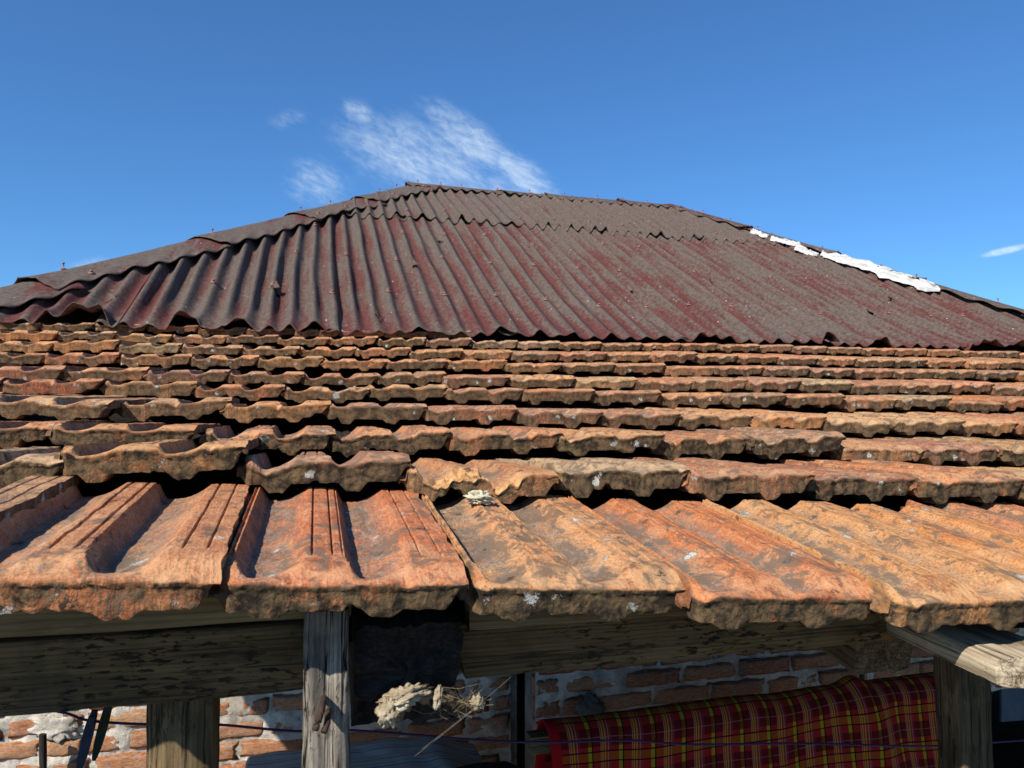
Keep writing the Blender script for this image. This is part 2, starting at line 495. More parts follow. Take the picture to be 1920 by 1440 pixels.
def mat_mortar(name='lime_mortar', a=(0.32, 0.285, 0.235), b=(0.66, 0.61, 0.53)):
    m, n = mat(name)
    oc = n('TexCoord', out=3)
    x = n.noise(oc, 9, 6, 0.65, 0.4); y = n.noise(oc, 75, 5, 0.7)
    c = n.mix(n.ramp(x, 0.35, 0.65), a, b)
    c = n.mix(n.math('MULTIPLY', n.ramp(y, 0.5, 0.7), 0.45), c, n.mix(1.0, c, (0.55, 0.52, 0.5), 'MULTIPLY'))
    h = n.math('ADD', n.math('MULTIPLY', y, 1.0), n.math('MULTIPLY', n.noise(oc, 260, 3), 0.4))
    finish(n, c, 0.95, h, 0.005, 0.15)
    return m


def mat_plain(name, col, rough=0.7, var=0.3, scale=40, spec=0.3, metallic=0.0, bump=0.001):
    m, n = mat(name)
    oc = n('TexCoord', out=3)
    x = n.noise(oc, scale, 4, 0.65)
    c = n.mix(n.ramp(x, 0.3, 0.7), tuple(k * (1 - var) for k in col), tuple(min(1, k * (1 + var)) for k in col))
    finish(n, c, rough, n.noise(oc, scale * 5, 3), bump, spec, metallic=metallic)
    return m


def mat_plaid():
    m, n = mat('tartan_wool')
    u = n('Attribute', attribute_name='pu', out=2); v = n('Attribute', attribute_name='pv', out=2)
    fu = n.math('FRACT', n.math('DIVIDE', u, 0.094)); fv = n.math('FRACT', n.math('DIVIDE', v, 0.105))

    def stripe(f, c, w):
        return n.math('COMPARE', f, c, w / 2)
    c = n.mix(stripe(fv, 0.5, 0.42), (0.36, 0.018, 0.014), (0.13, 0.008, 0.009))
    c = n.mix(n.math('MULTIPLY', stripe(fu, 0.72, 0.36), 0.45), c, (0.33, 0.05, 0.045))
    ob = stripe(fv, 0.03, 0.06)
    ob = n.math('MAXIMUM', ob, stripe(fv, 0.93, 0.14))
    c = n.mix(n.math('MULTIPLY', ob, 0.85), c, (0.36, 0.075, 0.008))
    yel = stripe(fu, 0.20, 0.115)
    c = n.mix(yel, c, n.mix(stripe(fv, 0.5, 0.42), (0.40, 0.27, 0.018), (0.20, 0.058, 0.008)))
    for cc in (0.62, 0.70):
        c = n.mix(n.math('MULTIPLY', stripe(fu, cc, 0.035), 0.75), c, (0.62, 0.33, 0.02))
    for cc in (0.56, 0.80):
        c = n.mix(n.math('MULTIPLY', stripe(fu, cc, 0.022), 0.6), c, (0.6, 0.28, 0.26))
    c = n.mix(n.math('MULTIPLY', stripe(fv, 0.5, 0.02), 0.4), c, (0.6, 0.2, 0.2))
    for f, cc, w in ((fu, 0.285, 0.035), (fv, 0.84, 0.035), (fv, 0.08, 0.032)):
        c = n.mix(n.math('MULTIPLY', stripe(f, cc, w), 0.95), c, (0.006, 0.004, 0.005))
    c = n.mix(n.math('LESS_THAN', u, 0.028), c, (0.42, 0.010, 0.012))
    cx = n('CombineXYZ', {0: u, 1: v, 2: 0.0})
    c = n.mix(n.math('MULTIPLY', n.noise(cx, 30, 4), 0.25), c, n.mix(1.0, c, (0.4, 0.4, 0.4), 'MULTIPLY'))
    weave = n.noise(cx, 700, 2)
    finish(n, c, 0.95, weave, 0.0015, 0.1)
    return m


def mat_stripe():
    m, n = mat('striped_cotton')
    u = n('Attribute', attribute_name='pu', out=2); v = n('Attribute', attribute_name='pv', out=2)
    c = (0.34, 0.31, 0.27)
    cx = n('CombineXYZ', {0: u, 1: v, 2: 0.0})
    c = n.mix(n.noise(cx, 25, 4), (0.42, 0.385, 0.33), (0.64, 0.59, 0.52))
    fv = n.math('FRACT', n.math('DIVIDE', n.math('ADD', v, n.math('MULTIPLY', n.noise(cx, 6, 2), 0.01)), 0.13))
    for cc, w, k in ((0.2, 0.05, (0.06, 0.15, 0.28)), (0.36, 0.02, (0.10, 0.06, 0.05)), (0.62, 0.03, (0.12, 0.06, 0.05)), (0.82, 0.02, (0.06, 0.12, 0.22))):
        c = n.mix(n.math('MULTIPLY', n.math('COMPARE', fv, cc, w / 2), 0.8), c, k)
    finish(n, c, 0.95, n.noise(cx, 500, 2), 0.0015, 0.1)
    return m


def mat_ground():
    m, n = mat('yard_earth')
    oc = n('TexCoord', out=3)
    a = n.noise(oc, 0.6, 6, 0.6); b = n.noise(oc, 9, 6, 0.65)
    c = n.mix(n.ramp(a, 0.5, 0.7), n.mix(b, (0.085, 0.064, 0.040), (0.16, 0.122, 0.078)), n.mix(b, (0.035, 0.055, 0.015), (0.08, 0.105, 0.03)))
    finish(n, c, 0.95, b, 0.03, 0.1)
    return m


CLAY = mat_clay(); SHEET = mat_sheet(); BRICK = mat_brick(); MORTAR = mat_mortar()
W_FASCIA = mat_wood('fascia_timber', (0.090, 0.055, 0.023), (0.225, 0.145, 0.062), pit=0.85, crack=0.5, grime=0.5, warm=(0.05, 0.04, 0.025))
W_GREY = mat_wood('sun_bleached_timber', (0.075, 0.064, 0.050), (0.46, 0.415, 0.35), pit=0.5, crack=0.95, grime=0.35, warm=(0.16, 0.14, 0.11))
W_BROWN = mat_wood('brown_timber', (0.075, 0.050, 0.026), (0.22, 0.155, 0.080), pit=0.5, crack=0.8, grime=0.5, warm=(0.035, 0.028, 0.018))
W_BLACK = mat_wood('black_timber', (0.016, 0.013, 0.011), (0.045, 0.037, 0.030), pit=0.4, crack=0.6, grime=0.4, warm=(0.012, 0.010, 0.008))  # near-black wood tone
W_ROT = mat_wood('rotten_grey_timber', (0.030, 0.025, 0.019), (0.40, 0.355, 0.29), pit=0.6, crack=1.0, grime=0.6, warm=(0.06, 0.05, 0.038))
W_TAIL = mat_wood('cream_sawn_timber', (0.20, 0.145, 0.085), (0.60, 0.50, 0.35), pit=0.25, crack=0.7, grime=0.3, warm=(0.10, 0.08, 0.055))
W_BATTEN = mat_wood('pine_batten', (0.16, 0.105, 0.05), (0.33, 0.235, 0.12), pit=0.2, crack=0.4, grime=0.3, scale=0.8)
RUST = mat_plain('rusty_iron', (0.055, 0.032, 0.022), 0.8, 0.5, 120, metallic=0.2)
SCREW = mat_plain('faded_red_plastic', (0.27, 0.125, 0.10), 0.7, 0.25, 300)
SEAL = mat_mortar('white_sealant', (0.42, 0.41, 0.38), (0.68, 0.67, 0.64))
GROUND = mat_ground()
CONC = mat_mortar('porch_concrete', (0.10, 0.095, 0.085), (0.19, 0.18, 0.165))

# ------------------------------------------------------------------ ground
gv, gq = box_np(-600, 600, -600, 900, -2.4, -2.1)
g = link('ground', mesh_np('ground', gv, gq, GROUND, False)); g['kind'] = 'structure'
gv, gq = box_np(-1.6, 5.4, 0.9, 3.05, -2.1, -2.02)
g = link('porch_floor', mesh_np('porch_floor', gv, gq, CONC, False)); g['kind'] = 'structure'

# ------------------------------------------------------------------ tiled porch roof
ROWS_Y = [0.67, 1.03, 1.38, 1.72, 2.07, 2.40, 2.73, 3.08, 3.42, 3.75]
ROWS_Z = [-0.188, -0.104, -0.062, -0.008, 0.049, 0.104, 0.176, 0.246, 0.326, 0.400]   # underside of the lip at x = 0.3
ROWS_S = [-0.062, -0.045, -0.032, -0.025, -0.012, -0.005, 0.0, 0.004, 0.010, 0.010]     # sag along the row
ROWS_X = [-0.080, -0.094, 0.019, 0.024, -0.083, -0.040, 0.028, -0.060, 0.060, -0.10]
ROWS_P = [0.2080, 0.2125, 0.2165, 0.2180, 0.2185, 0.2235, 0.2220, 0.2185, 0.2170, 0.2180]
TW, TL = 0.226, 0.390
LIPB = 0.037


def row_z(r, x):
    xc = np.clip(x, -1.5, 2.2) - 0.3
    s = ROWS_S[r] * (0.55 if xc < 0 and r > 1 else 1.0)
    return ROWS_Z[r] + s * xc


def chan_depth(u, y):
    ws = 0.80 + 0.20 * sst(0.012, 0.055, y)
    d = 0
    for a, b in ((0.075, 0.350), (0.510, 0.790)):
        t = 0.47 + ((u - a) / (b - a) - 0.47) / ws
        k = np.minimum(np.clip(t / 0.17, 0, 1) ** 0.9, np.where(t > 0.30, 1 - ((t - 0.30) / 0.70) ** 2, 1.0))
        d = np.maximum(d, np.where((t > 0) & (t < 1), np.clip(k, 0, 1), 0))
    return d


def tile_mesh(seed, nx=50, ny=26, chips=0.5, broken=0.0, nf=6, groove=1.0, closure=0.62, chamfer=0.008, nubd=0.010, depth=0.022, lipk=1.0):
    rs = np.random.default_rng(seed)
    us = np.linspace(0, 1, nx)
    GR = ((0.056, 0.006, 0.004), (0.378, 0.0042, 0.0050), (0.462, 0.0042, 0.0046), (0.505, 0.0050, 0.0030), (0.838, 0.0042, 0.0034), (0.928, 0.0042, 0.0026))
    if nx > 70:
        ex = [g_ + d_ for g_, w_, _ in GR for d_ in (-0.009, -0.0055, -0.003, 0, 0.003, 0.0055, 0.009)] + [0.036, 0.039, 0.042, 0.045, 0.048]
        us = np.unique(np.round(np.concatenate([us, ex]), 4))
    NB = [e_ + d_ for e_ in (0.135, 0.18, 0.26, 0.305, 0.575, 0.62, 0.70, 0.745) for d_ in (-0.004, 0.004)] + [0.93, 0.96, 0.99]
    us = np.unique(np.round(np.concatenate([us, NB]), 4))
    nx = len(us)
    ys = np.concatenate([np.linspace(0, 0.055, ny // 3, endpoint=False), np.linspace(0.055, TL, ny - ny // 3)])
    U, Y = np.meshgrid(us, ys, indexing='ij')
    sx = seed * 3.7
    d = chan_depth(U, Y)
    D = depth * (closure + (1 - closure) * sst(0.004, 0.046, Y))
    Z = -D * d
    ch = chamfer * np.power(1 - sst(0.0, 0.036, Y), 1.2)
    Z -= ch * (1 - 0.9 * d)
    # left interlock rib
    rib = 1 - sst(0.038, 0.046, U)
    Z = Z - rib * 0.0125
    gfade = sst(0.045, 0.075, Y) * groove
    for gu, gw, gd in GR:
        Z -= gd * gfade * np.exp(-((U - gu) / gw) ** 2)
    # wear
    Z += 0.0010 * fbm(U * 7 + sx, Y * 30, 0, seed, 3) + 0.0004 * fbm(U * 50, Y * 220, sx, seed + 3, 2)
    # chipped lip: bites that round the front edge away
    e = fbm(U * 7 + sx, np.zeros_like(Y), 3.3, seed + 8, 3)
    bite = np.clip(e - 0.42, 0, 1) * 0.020 * chips
    nearlip = np.exp(-(Y / (0.003 + bite * 1.2)) ** 2)
    Z -= nearlip * (0.0012 + bite)
    brk = np.zeros_like(Z)
    if broken > 0:
        bx = np.exp(-((U - 0.46) / 0.24) ** 2) * np.clip(1 - Y / (0.045 + 0.02 * fbm(U * 6, 0 * Y, 1, seed, 2)), 0, 1)
        brk = sst(0.08, 0.3, bx) * broken
        Z -= brk * (0.012 + 0.006 * fbm(U * 22, Y * 90, 2, seed + 4, 3))
    YF = Y + (1 - sst(0, 0.02, Y)) * (0.0012 * fbm(U * 14 + sx, 0 * Y, 1.7, seed + 2, 3) + bite * 0.5)
    YF = YF + 0.012 * (1 - sst(0.045, 0.085, U)) * (1 - sst(0, 0.03, Y))      # left interlock stands back from the nose
    X = U * TW
    X = X + 0.0016 * np.where(U > 0.97, 1, 0) * fbm(Y * 45, 0 * Y, 9, seed, 3)
    lipa = -sst(0.0, 0.006, Y) * (1 - sst(0.018, 0.042, Y)) * sst(0.05, 0.10, U) + 0.8 * (1 - sst(0.04, 0.075, U)) * (1 - sst(0.03, 0.06, Y))          # negative: sunlit highlight painted pale over the worn nose of the tile
    top = np.stack([X, YF, Z], -1).reshape(-1, 3)
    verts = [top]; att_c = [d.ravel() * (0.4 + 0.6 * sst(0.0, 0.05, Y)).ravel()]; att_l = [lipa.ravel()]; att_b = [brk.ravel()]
    # underside
    def bottom(u):
        nub = 0
        for a, b in ((0.135, 0.305), (0.575, 0.745)):
            nub = np.maximum(nub, np.clip((u - a) / 0.045, 0, 1) * np.clip((b - u) / 0.045, 0, 1))
        base = -LIPB + 0.020 * sst(0.91, 0.985, u) + 0.010 * (1 - sst(0.02, 0.06, u))
        return base - nubd * nub
    by = np.array([0.0, 0.02, 0.045, 0.062, 0.10, 0.2, 0.3, TL])
    nb = len(by)
    UB, YB = np.meshgrid(us, by, indexing='ij')
    lipbot = bottom(UB) + 0.0008 * fbm(UB * 26 + sx, YB * 70, 4, seed + 6, 3) + np.clip(fbm(UB * 9 + sx, 0 * YB, 8, seed + 7, 3) - 0.5, 0, 1) * 0.016 * chips
    dB = chan_depth(UB, YB)
    back = -0.014 - 0.022 * dB - 0.0125 * (1 - sst(0.03, 0.05, UB))
    k = sst(0.045, 0.066, YB)
    ZB = lipbot * (1 - k) + back * k
    yfront = YF[:, 0]
    # front face rows between top lip and bottom lip
    zt, zb = Z[:, 0], ZB[:, 0]
    fr = []
    F_u = []
    for j in range(1, nf):
        t = j / nf
        zz = zt * (1 - t) + zb * t
        yy = yfront + 0.0022 * t + 0.0006 * fbm(us * 34 + sx, zz * 260, 2, seed + 5, 3)
        # moulded step under the lip
        yy += 0.0016 * sst(0.16, 0.2, np.full_like(us, t))
        fr.append(np.stack([us * TW, yy, zz], -1))
    fr = np.stack(fr, 1)                                            # nx, nf-1, 3
    YB2 = YB.copy(); YB2[:, 0] = yfront + 0.0044 + 0.0006 * fbm(us * 30, 0 * us, sx, seed, 2)
    bot = np.stack([UB * TW, YB2, ZB], -1)
    sheet = np.concatenate([top.reshape(nx, ny, 3)[:, ::-1], fr, bot], 1)     # continuous ring: back->front->down->back
    m = sheet.shape[1]
    ac = np.concatenate([(d * (0.4 + 0.6 * sst(0.0, 0.05, Y)))[:, ::-1], np.zeros((nx, nf - 1)), np.zeros((nx, nb))], 1)
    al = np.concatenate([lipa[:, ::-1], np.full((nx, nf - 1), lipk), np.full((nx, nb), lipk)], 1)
    ab = np.concatenate([brk[:, ::-1], np.zeros((nx, nf - 1 + nb))], 1)
    arc = np.minimum(np.hypot((U - 0.205) * TW, (Y - 0.052) * 0.75), np.hypot((U - 0.645) * TW, (Y - 0.052) * 0.75))
    aa = np.concatenate([arc[:, ::-1], np.ones((nx, nf - 1 + nb))], 1).ravel()
    q = grid_q(nx, m, 0, True)
    V = sheet.reshape(-1, 3)
    ac, al, ab = ac.ravel(), al.ravel(), ab.ravel()
    # side walls: bridge top column to bottom column
    def side(ix, flip):
        nonlocal V, q, ac, al, ab, aa
        o = len(V)
        colv = sheet[ix]
        topc = colv[:ny][::-1]                                  # front -> back
        ztop = topc[:, 2]; yt = topc[:, 1]
        zbt = np.interp(yt, bot[ix, :, 1], bot[ix, :, 2])
        A = np.stack([topc[:, 0], yt, ztop], -1); B = np.stack([topc[:, 0], yt, zbt], -1)
        V = np.concatenate([V, np.stack([A, B], 1).reshape(-1, 3)])
        s = []
        for i in range(ny - 1):
            f = (o + 2 * i, o + 2 * i + 2, o + 2 * i + 3, o + 2 * i + 1)
            s.append(f[::-1] if flip else f)
        q = np.concatenate([q, np.array(s)])
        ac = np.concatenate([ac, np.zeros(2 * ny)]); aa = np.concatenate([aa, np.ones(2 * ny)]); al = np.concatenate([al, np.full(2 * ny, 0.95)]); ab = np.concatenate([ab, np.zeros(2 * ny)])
    side(0, True); side(nx - 1, False)
    # back wall
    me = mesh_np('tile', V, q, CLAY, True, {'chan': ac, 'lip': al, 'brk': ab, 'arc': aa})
    try:
        me.set_sharp_from_angle(angle=R(36))
    except Exception:
        pass
    return me


roof = thing('tiled_porch_roof', 'low porch roof of old orange interlocking clay tiles in nine uneven courses', 'tiled roof', (1.7, 0.74, -0.24))
variants = [tile_mesh(100 + k, chips=random.uniform(0.3, 1.0), closure=random.uniform(0.45, 0.75), depth=random.uniform(0.018, 0.025), chamfer=random.uniform(0.005, 0.010)) for k in range(16)]
variants_near = {}
PAL = [(0.48, 0.180, 0.070), (0.45, 0.150, 0.060), (0.50, 0.205, 0.080), (0.50, 0.230, 0.095), (0.46, 0.175, 0.072), (0.40, 0.150, 0.075), (0.48, 0.195, 0.082), (0.38, 0.165, 0.085), (0.47, 0.285, 0.150), (0.33, 0.150, 0.085), (0.50, 0.26, 0.12)]
FRONT = {-2: (0.42, 0.21, 0.105), -1: (0.49, 0.200, 0.085), 0: (0.48, 0.150, 0.060), 1: (0.54, 0.250, 0.100), 2: (0.50, 0.160, 0.055), 3: (0.53, 0.245, 0.088), 4: (0.54, 0.215, 0.062), 5: (0.48, 0.18, 0.075)}
FRONT_X = {-2: -0.498, -1: -0.292, 0: -0.080, 1: 0.131, 2: 0.346, 3: 0.550, 4: 0.752, 5: 0.962}
# course, column -> extra (dx, dy, dz, pitch, roll, yaw) of tiles that have slipped
SLIP = {(0, -2): (0, -0.015, 0.012, 0, -0.02, 0.01), (0, -1): (0, -0.016, 0.008, 0, -0.008, 0.02), (0, 0): (0, -0.01, 0.000, 0, 0.0, 0.0), (0, 1): (0.004, -0.004, -0.002, 0, 0.01, 0.0),
        (0, 2): (0, -0.030, -0.004, 0, 0.0, 0.01), (0, 3): (0, -0.055, -0.004, 0, -0.01, 0.0), (0, 4): (0, -0.05, 0.0, 0, 0, 0),
        (1, -1): (0.0, -0.012, 0.002, 0.005, -0.040, 0.01), (1, 0): (0.0, 0.0, 0.0, 0.0, -0.012, 0.0), (1, 1): (0, -0.012, -0.004, 0, 0.02, 0), (1, -2): (0.0, -0.01, -0.004, 0, 0.01, 0.0),
        (2, 4): (0, 0, 0.006, 0.0, -0.03, 0.0), (2, -2): (0.0, -0.025, 0.002, 0.01, 0.015, 0.0), (2, -1): (0.01, -0.01, 0.0, 0.01, 0.01, 0.0), (2, 0): (0, 0, -0.006, 0, 0, 0),
        (3, -3): (0, -0.03, 0.006, 0.03, 0.07, -0.16), (3, -2): (0.01, 0.0, 0.0, 0, -0.01, 0.05), (4, -2): (0, -0.01, 0.002, 0, -0.01, 0.02), (3, -4): (0, 0, 0, 0, -0.03, 0.05),
        (2, 5): (0, 0.0, -0.008, 0, 0.03, 0), (3, 6): (0, 0, -0.004, 0, 0.03, 0)}
XMAX = 4.95
for r, y0 in enumerate(ROWS_Y):
    pitch = ROWS_P[r]; x0 = ROWS_X[r]
    nxt = r + 1
    kmin = math.ceil(((-1.17 if r < 7 else -1.42) - x0) / pitch); kmax = int((XMAX - x0) / pitch)
    if r == 9:
        kmax = 4
    for k in range(kmin, kmax):
        x = x0 + k * pitch
        if r == 0 and k in FRONT_X:
            x = FRONT_X[k]
        xc = x + pitch / 2
        zb = row_z(r, xc)
        if nxt < len(ROWS_Y):
            dz = row_z(nxt, xc) - zb; dy = ROWS_Y[nxt] - y0
        t = max(-0.015, (dz - LIPB - (0.008 if r == 0 else 0.015)) / dy)
        slope = (row_z(r, xc + 0.1) - row_z(r, xc - 0.1)) / 0.2
        u_vis = (x - 0.0) / y0
        near = (r == 0 and -0.75 < x < 1.1) or (r == 1 and -0.8 < x < 1.4) or (r == 2 and -0.9 < x < 1.9)
        if near:
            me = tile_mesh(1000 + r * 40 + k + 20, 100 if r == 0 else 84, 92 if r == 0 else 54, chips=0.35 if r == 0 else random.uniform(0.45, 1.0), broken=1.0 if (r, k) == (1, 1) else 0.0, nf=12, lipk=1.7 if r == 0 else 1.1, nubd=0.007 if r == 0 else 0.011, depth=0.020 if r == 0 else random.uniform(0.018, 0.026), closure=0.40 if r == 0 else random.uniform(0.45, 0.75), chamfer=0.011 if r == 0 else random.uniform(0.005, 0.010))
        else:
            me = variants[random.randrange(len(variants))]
        colr_ = FRONT[k] if (r == 0 and k in FRONT) else random.choice(PAL)
        colr_ = tuple(c_ * 0.92 for c_ in colr_)
        j = random.uniform(0.86, 1.12)
        if not (r == 0 and k in FRONT):
            colr_ = (colr_[0] * j, colr_[1] * j * random.uniform(0.93, 1.1), colr_[2] * j * random.uniform(0.9, 1.15))
        a = 0.5 if r == 0 else 1.0
        dx, ddy, ddz = random.gauss(0, 0.0025) * a, random.gauss(0, 0.008) * a, random.gauss(0, 0.0022) * a
        pr, ro, ya = random.gauss(0, 0.006) * a, (-0.012 if r == 0 else -0.024) + random.gauss(0, 0.012) * a, random.gauss(0, 0.012) * a
        if (r, k) in SLIP:
            s = SLIP[(r, k)]
            dx += s[0]; ddy += s[1]; ddz += s[2]; pr += s[3]; ro += s[4]; ya += s[5]
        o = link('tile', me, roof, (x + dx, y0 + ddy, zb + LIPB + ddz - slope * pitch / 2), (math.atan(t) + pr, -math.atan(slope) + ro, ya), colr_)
        o.scale = ((pitch / 0.2125) * random.uniform(0.985, 1.015), 1.0, random.uniform(0.94, 1.05))

nxx = 30
UX = np.linspace(-1.13, 4.9, nxx); UY = np.concatenate([[0.80], np.array(ROWS_Y[1:]), [3.86]])
uz = np.array([[np.interp(yy, ROWS_Y, [row_z(r, xx) for r in range(10)]) - 0.088 for yy in UY] for xx in UX])
uX, uY = np.meshgrid(UX, UY, indexing='ij')
link('gap_blocker', mesh_np('gap_blocker', np.stack([uX, uY, uz], -1).reshape(-1, 3), grid_q(nxx, len(UY)), mat_plain('blocker_black', (0.018, 0.016, 0.015), 0.95, 0.3, 30), True), roof)  # black sheet added under the tiles to keep light out of the gaps
# battens, rafters, fascia: all fixed to the porch roof
for r in range(1, 9):
    bme = beam_mesh('batten', 6.1, 0.055, 0.040, W_BLACK, 3, 0.001, 60)
    for v in bme.vertices:
        v.co.z += row_z(r, v.co.x - 1.16) - ROWS_Z[r]
    link('batten', bme, roof, (-1.16, ROWS_Y[r] + 0.07, ROWS_Z[r] - 0.052), (0, 0, 0))  # batten colour made near black to stand in for shade in the gaps
rme = beam_mesh('rafter', 3.05, 0.075, 0.09, W_BLACK, 5, 0.002, 40)
for x in (-1.08, -0.62, 1.62, 2.40, 3.20, 4.0, 4.75):
    link('rafter', rme, roof, (x, 0.80, -0.275 + min(0.0, float(row_z(1, x)) - ROWS_Z[1])), (0, -0.19, R(90)))
# black broad rafter whose sawn end shows under the second tile
link('rafter', beam_mesh('rafter', 3.0, 0.105, 0.10, W_BLACK, 8, 0.005, 90, w1=0.09, end_rough=0.007, ns=16), roof, (0.096, 0.755, -0.252), (0, -0.17, R(90)))
# light eave batten, then the pitted fascia in two lengths
link('eave_batten', beam_mesh('eave_batten', 1.21, 0.03, 0.040, W_BATTEN, 12, 0.001, 40), roof, (-1.17, 0.780, -0.173), (0, 0.004, 0))
link('eave_batten', beam_mesh('eave_batten', 2.6, 0.03, 0.034, W_BATTEN, 13, 0.001, 40), roof, (0.16, 0.780, -0.203), (0, 0.012, 0))
f1 = link('fascia_board', beam_mesh('fascia_board', 1.20, 0.030, 0.068, W_FASCIA, 21, 0.0012, 60), roof, (-1.18, 0.800, -0.2315), (0, 0.006, 0))
fm = beam_mesh('fascia_board', 0.61, 0.032, 0.060, W_FASCIA, 22, 0.0012, 40)
for v in fm.vertices:                                             # raking saw cut on the right hand end
    if v.co.x > 0.44:
        v.co.x -= (0.03 + v.co.z) * 1.1 * (v.co.x - 0.44) / 0.17 if v.co.z > -0.03 else 0
for v in fm.vertices:
    if v.co.x < 0.06:
        v.co.x += (0.028 - v.co.z) * 0.25 - 0.012
link('fascia_board', fm, roof, (0.158, 0.800, -0.246), (0, 0.0, 0))
f3 = beam_mesh('fascia_board', 2.6, 0.032, 0.05, W_FASCIA, 23, 0.0012, 60)
link('fascia_board', f3, roof, (0.82, 0.806, -0.222), (0, 0.012, 0))
# rafter tail with the bleached sawn tip on the right
rt = beam_mesh('rafter_tail', 0.62, 0.094, 0.030, W_TAIL, 31, 0.0008, 30, rad=0.007, end_rough=0.0012, ns=14)
for v in rt.vertices:                                             # end sawn a little askew
    if v.co.x < 0.03:
        v.co.x += (v.co.y) * 0.25
link('rafter_tail', rt, roof, (0.716, 0.598, -0.257), (0, -0.02, R(84)))
rt2 = beam_mesh('rafter', 2.6, 0.085, 0.075, W_BROWN, 33, 0.002, 40)
link('rafter', rt2, roof, (0.70, 0.80, -0.285), (0, -0.17, R(90)))

# ------------------------------------------------------------------ corrugated main roof
SL = 0.541; Z0 = 0.395; YE = 3.70; YR = 7.03; PW = 0.104; AM = 0.0205
ZR = Z0 + SL * (YR - YE)
HL0, HL1 = (-1.75, YE), (0.90, YR)
HR0, HR1 = (5.55, YE), (3.66, YR)


def prof(y):
    return Z0 + SL * (y - YE) + 0.036 * np.exp(-(y - YE) / 0.20)


def hipY(x):                                                      # highest y of the front slope at a given x
    l = YE + (x - HL0[0]) * (YR - YE) / (HL1[0] - HL0[0])
    rr = YE + (HR0[0] - x) * (YR - YE) / (HR0[0] - HR1[0])
    return np.minimum(YR, np.minimum(l, rr))


croof = thing('corrugated_roof', 'hipped main roof of faded red and grey corrugated bitumen sheets behind the tiles', 'corrugated roof', (1.9, 7.0, 0.3))
HOLES = [(-0.20, 4.22, 0.030), (0.62, 4.72, 0.022), (0.90, 5.35, 0.02), (2.02, 4.55, 0.022), (2.75, 4.75, 0.02), (2.95, 4.85, 0.016), (3.70, 4.30, 0.024), (4.12, 4.62, 0.02), (0.33, 3.90, 0.02), (-0.95, 3.98, 0.022), (1.55, 5.3, 0.015), (1.3, 6.5, 0.018)]


def surf(x, y, seed):
    """height of the weathered corrugated surface"""
    wob = 0.010 * fbm(x * 1.3, y * 1.1, 0, seed, 2) + 0.004 * fbm(x * 6, y * 2.2, 1, seed, 2)
    ph = 2 * math.pi * (x + wob) / PW
    am = AM * (1 + 0.22 * fbm(x * 2.6, y * 1.2, 2, seed, 2) + 0.30 * vnoise(x / PW * 0.55, y * 0.5, 7, seed))
    am = am * (0.45 + 0.55 * sst(0.0, 0.40, y - YE)) * (1 + 0.30 * (1 - sst(-0.5, 1.2, x)))
    c = np.cos(ph)
    c = c + 0.10 * np.cos(2 * ph)
    z = prof(y) + am * c + 0.010 * fbm(x * 0.9, y * 0.9, 3, seed, 2) + 0.003 * fbm(x * 5, y * 4, 4, seed, 2)
    return z, c


def sheet(xa, xb, ya, yb, lift, seed, edgeamp=1.0, redm=0.0, yedge=0.0):
    nx = int((xb - xa) / PW * 12) + 1
    xs = np.linspace(xa, xb, nx)
    ytop = np.minimum(yb, hipY(xs) - 0.05)
    keep = ytop > ya + 0.02
    xs = xs[keep]; ytop = ytop[keep]; nx = len(xs)
    if nx < 4:
        return None
    ny = int(max(8, (yb - ya) / 0.040))
    T = np.linspace(0, 1, ny) ** 1.25
    y0 = ya + 0.016 * fbm(xs * 3.1, 0 * xs, 5, seed + 1, 3) + yedge
    Y = y0[:, None] + (ytop - y0)[:, None] * T[None, :]
    X = np.broadcast_to(xs[:, None], Y.shape)
    z, c = surf(X, Y, 40)
    ex = np.exp(-(Y - y0[:, None]) / 0.07)
    e = fbm(X * 8.5, 0 * X, 6, seed + 2, 2)
    z = z + edgeamp * ex * (0.055 * np.clip(e - 0.15, -0.18, 1) + 0.004 * vnoise(X * 40, 0 * X, 3, seed))
    # side lap: each sheet rides up on its right hand neighbour
    f = (X - xa) / (xb - xa)
    z = z + lift + 0.006 * f + 0.009 * np.exp(-(xb - X) / 0.025) * (0.4 + 0.6 * vnoise(Y * 2.5, 0 * Y, 1, seed + 3))
    X = X + 0.004 * vnoise(Y * 6, X * 2, 0, seed) * np.exp(-(xb - X) / 0.05)
    v = np.stack([X, Y, z], -1).reshape(-1, 3)
    q = grid_q(nx, ny)
    ctr = v[q].mean(1)
    ok = np.ones(len(q), bool)
    for hx, hy, hr in HOLES:
        d = np.hypot((ctr[:, 0] - hx) * 1.0 + 0.4 * (ctr[:, 1] - hy), (ctr[:, 1] - hy) * 0.6) + 0.006 * vnoise(ctr[:, 0] * 90, ctr[:, 1] * 60, 0, 3)
        ok &= d > hr * 0.75
    q = q[ok]
    me = mesh_np('roof_sheet', v, q, SHEET, True, {'crest': np.clip(c, -1, 1).ravel(), 'edge': (np.exp(-(Y - YE) / 0.45) * (0.5 + fbm(X * 2, Y * 2, 7, 3, 2))).ravel(), 'redm': np.full(v.shape[0], redm)})
    o = link('roof_sheet', me, croof)
    s = o.modifiers.new('thickness', 'SOLIDIFY'); s.thickness = 0.0035; s.offset = -1
    return o


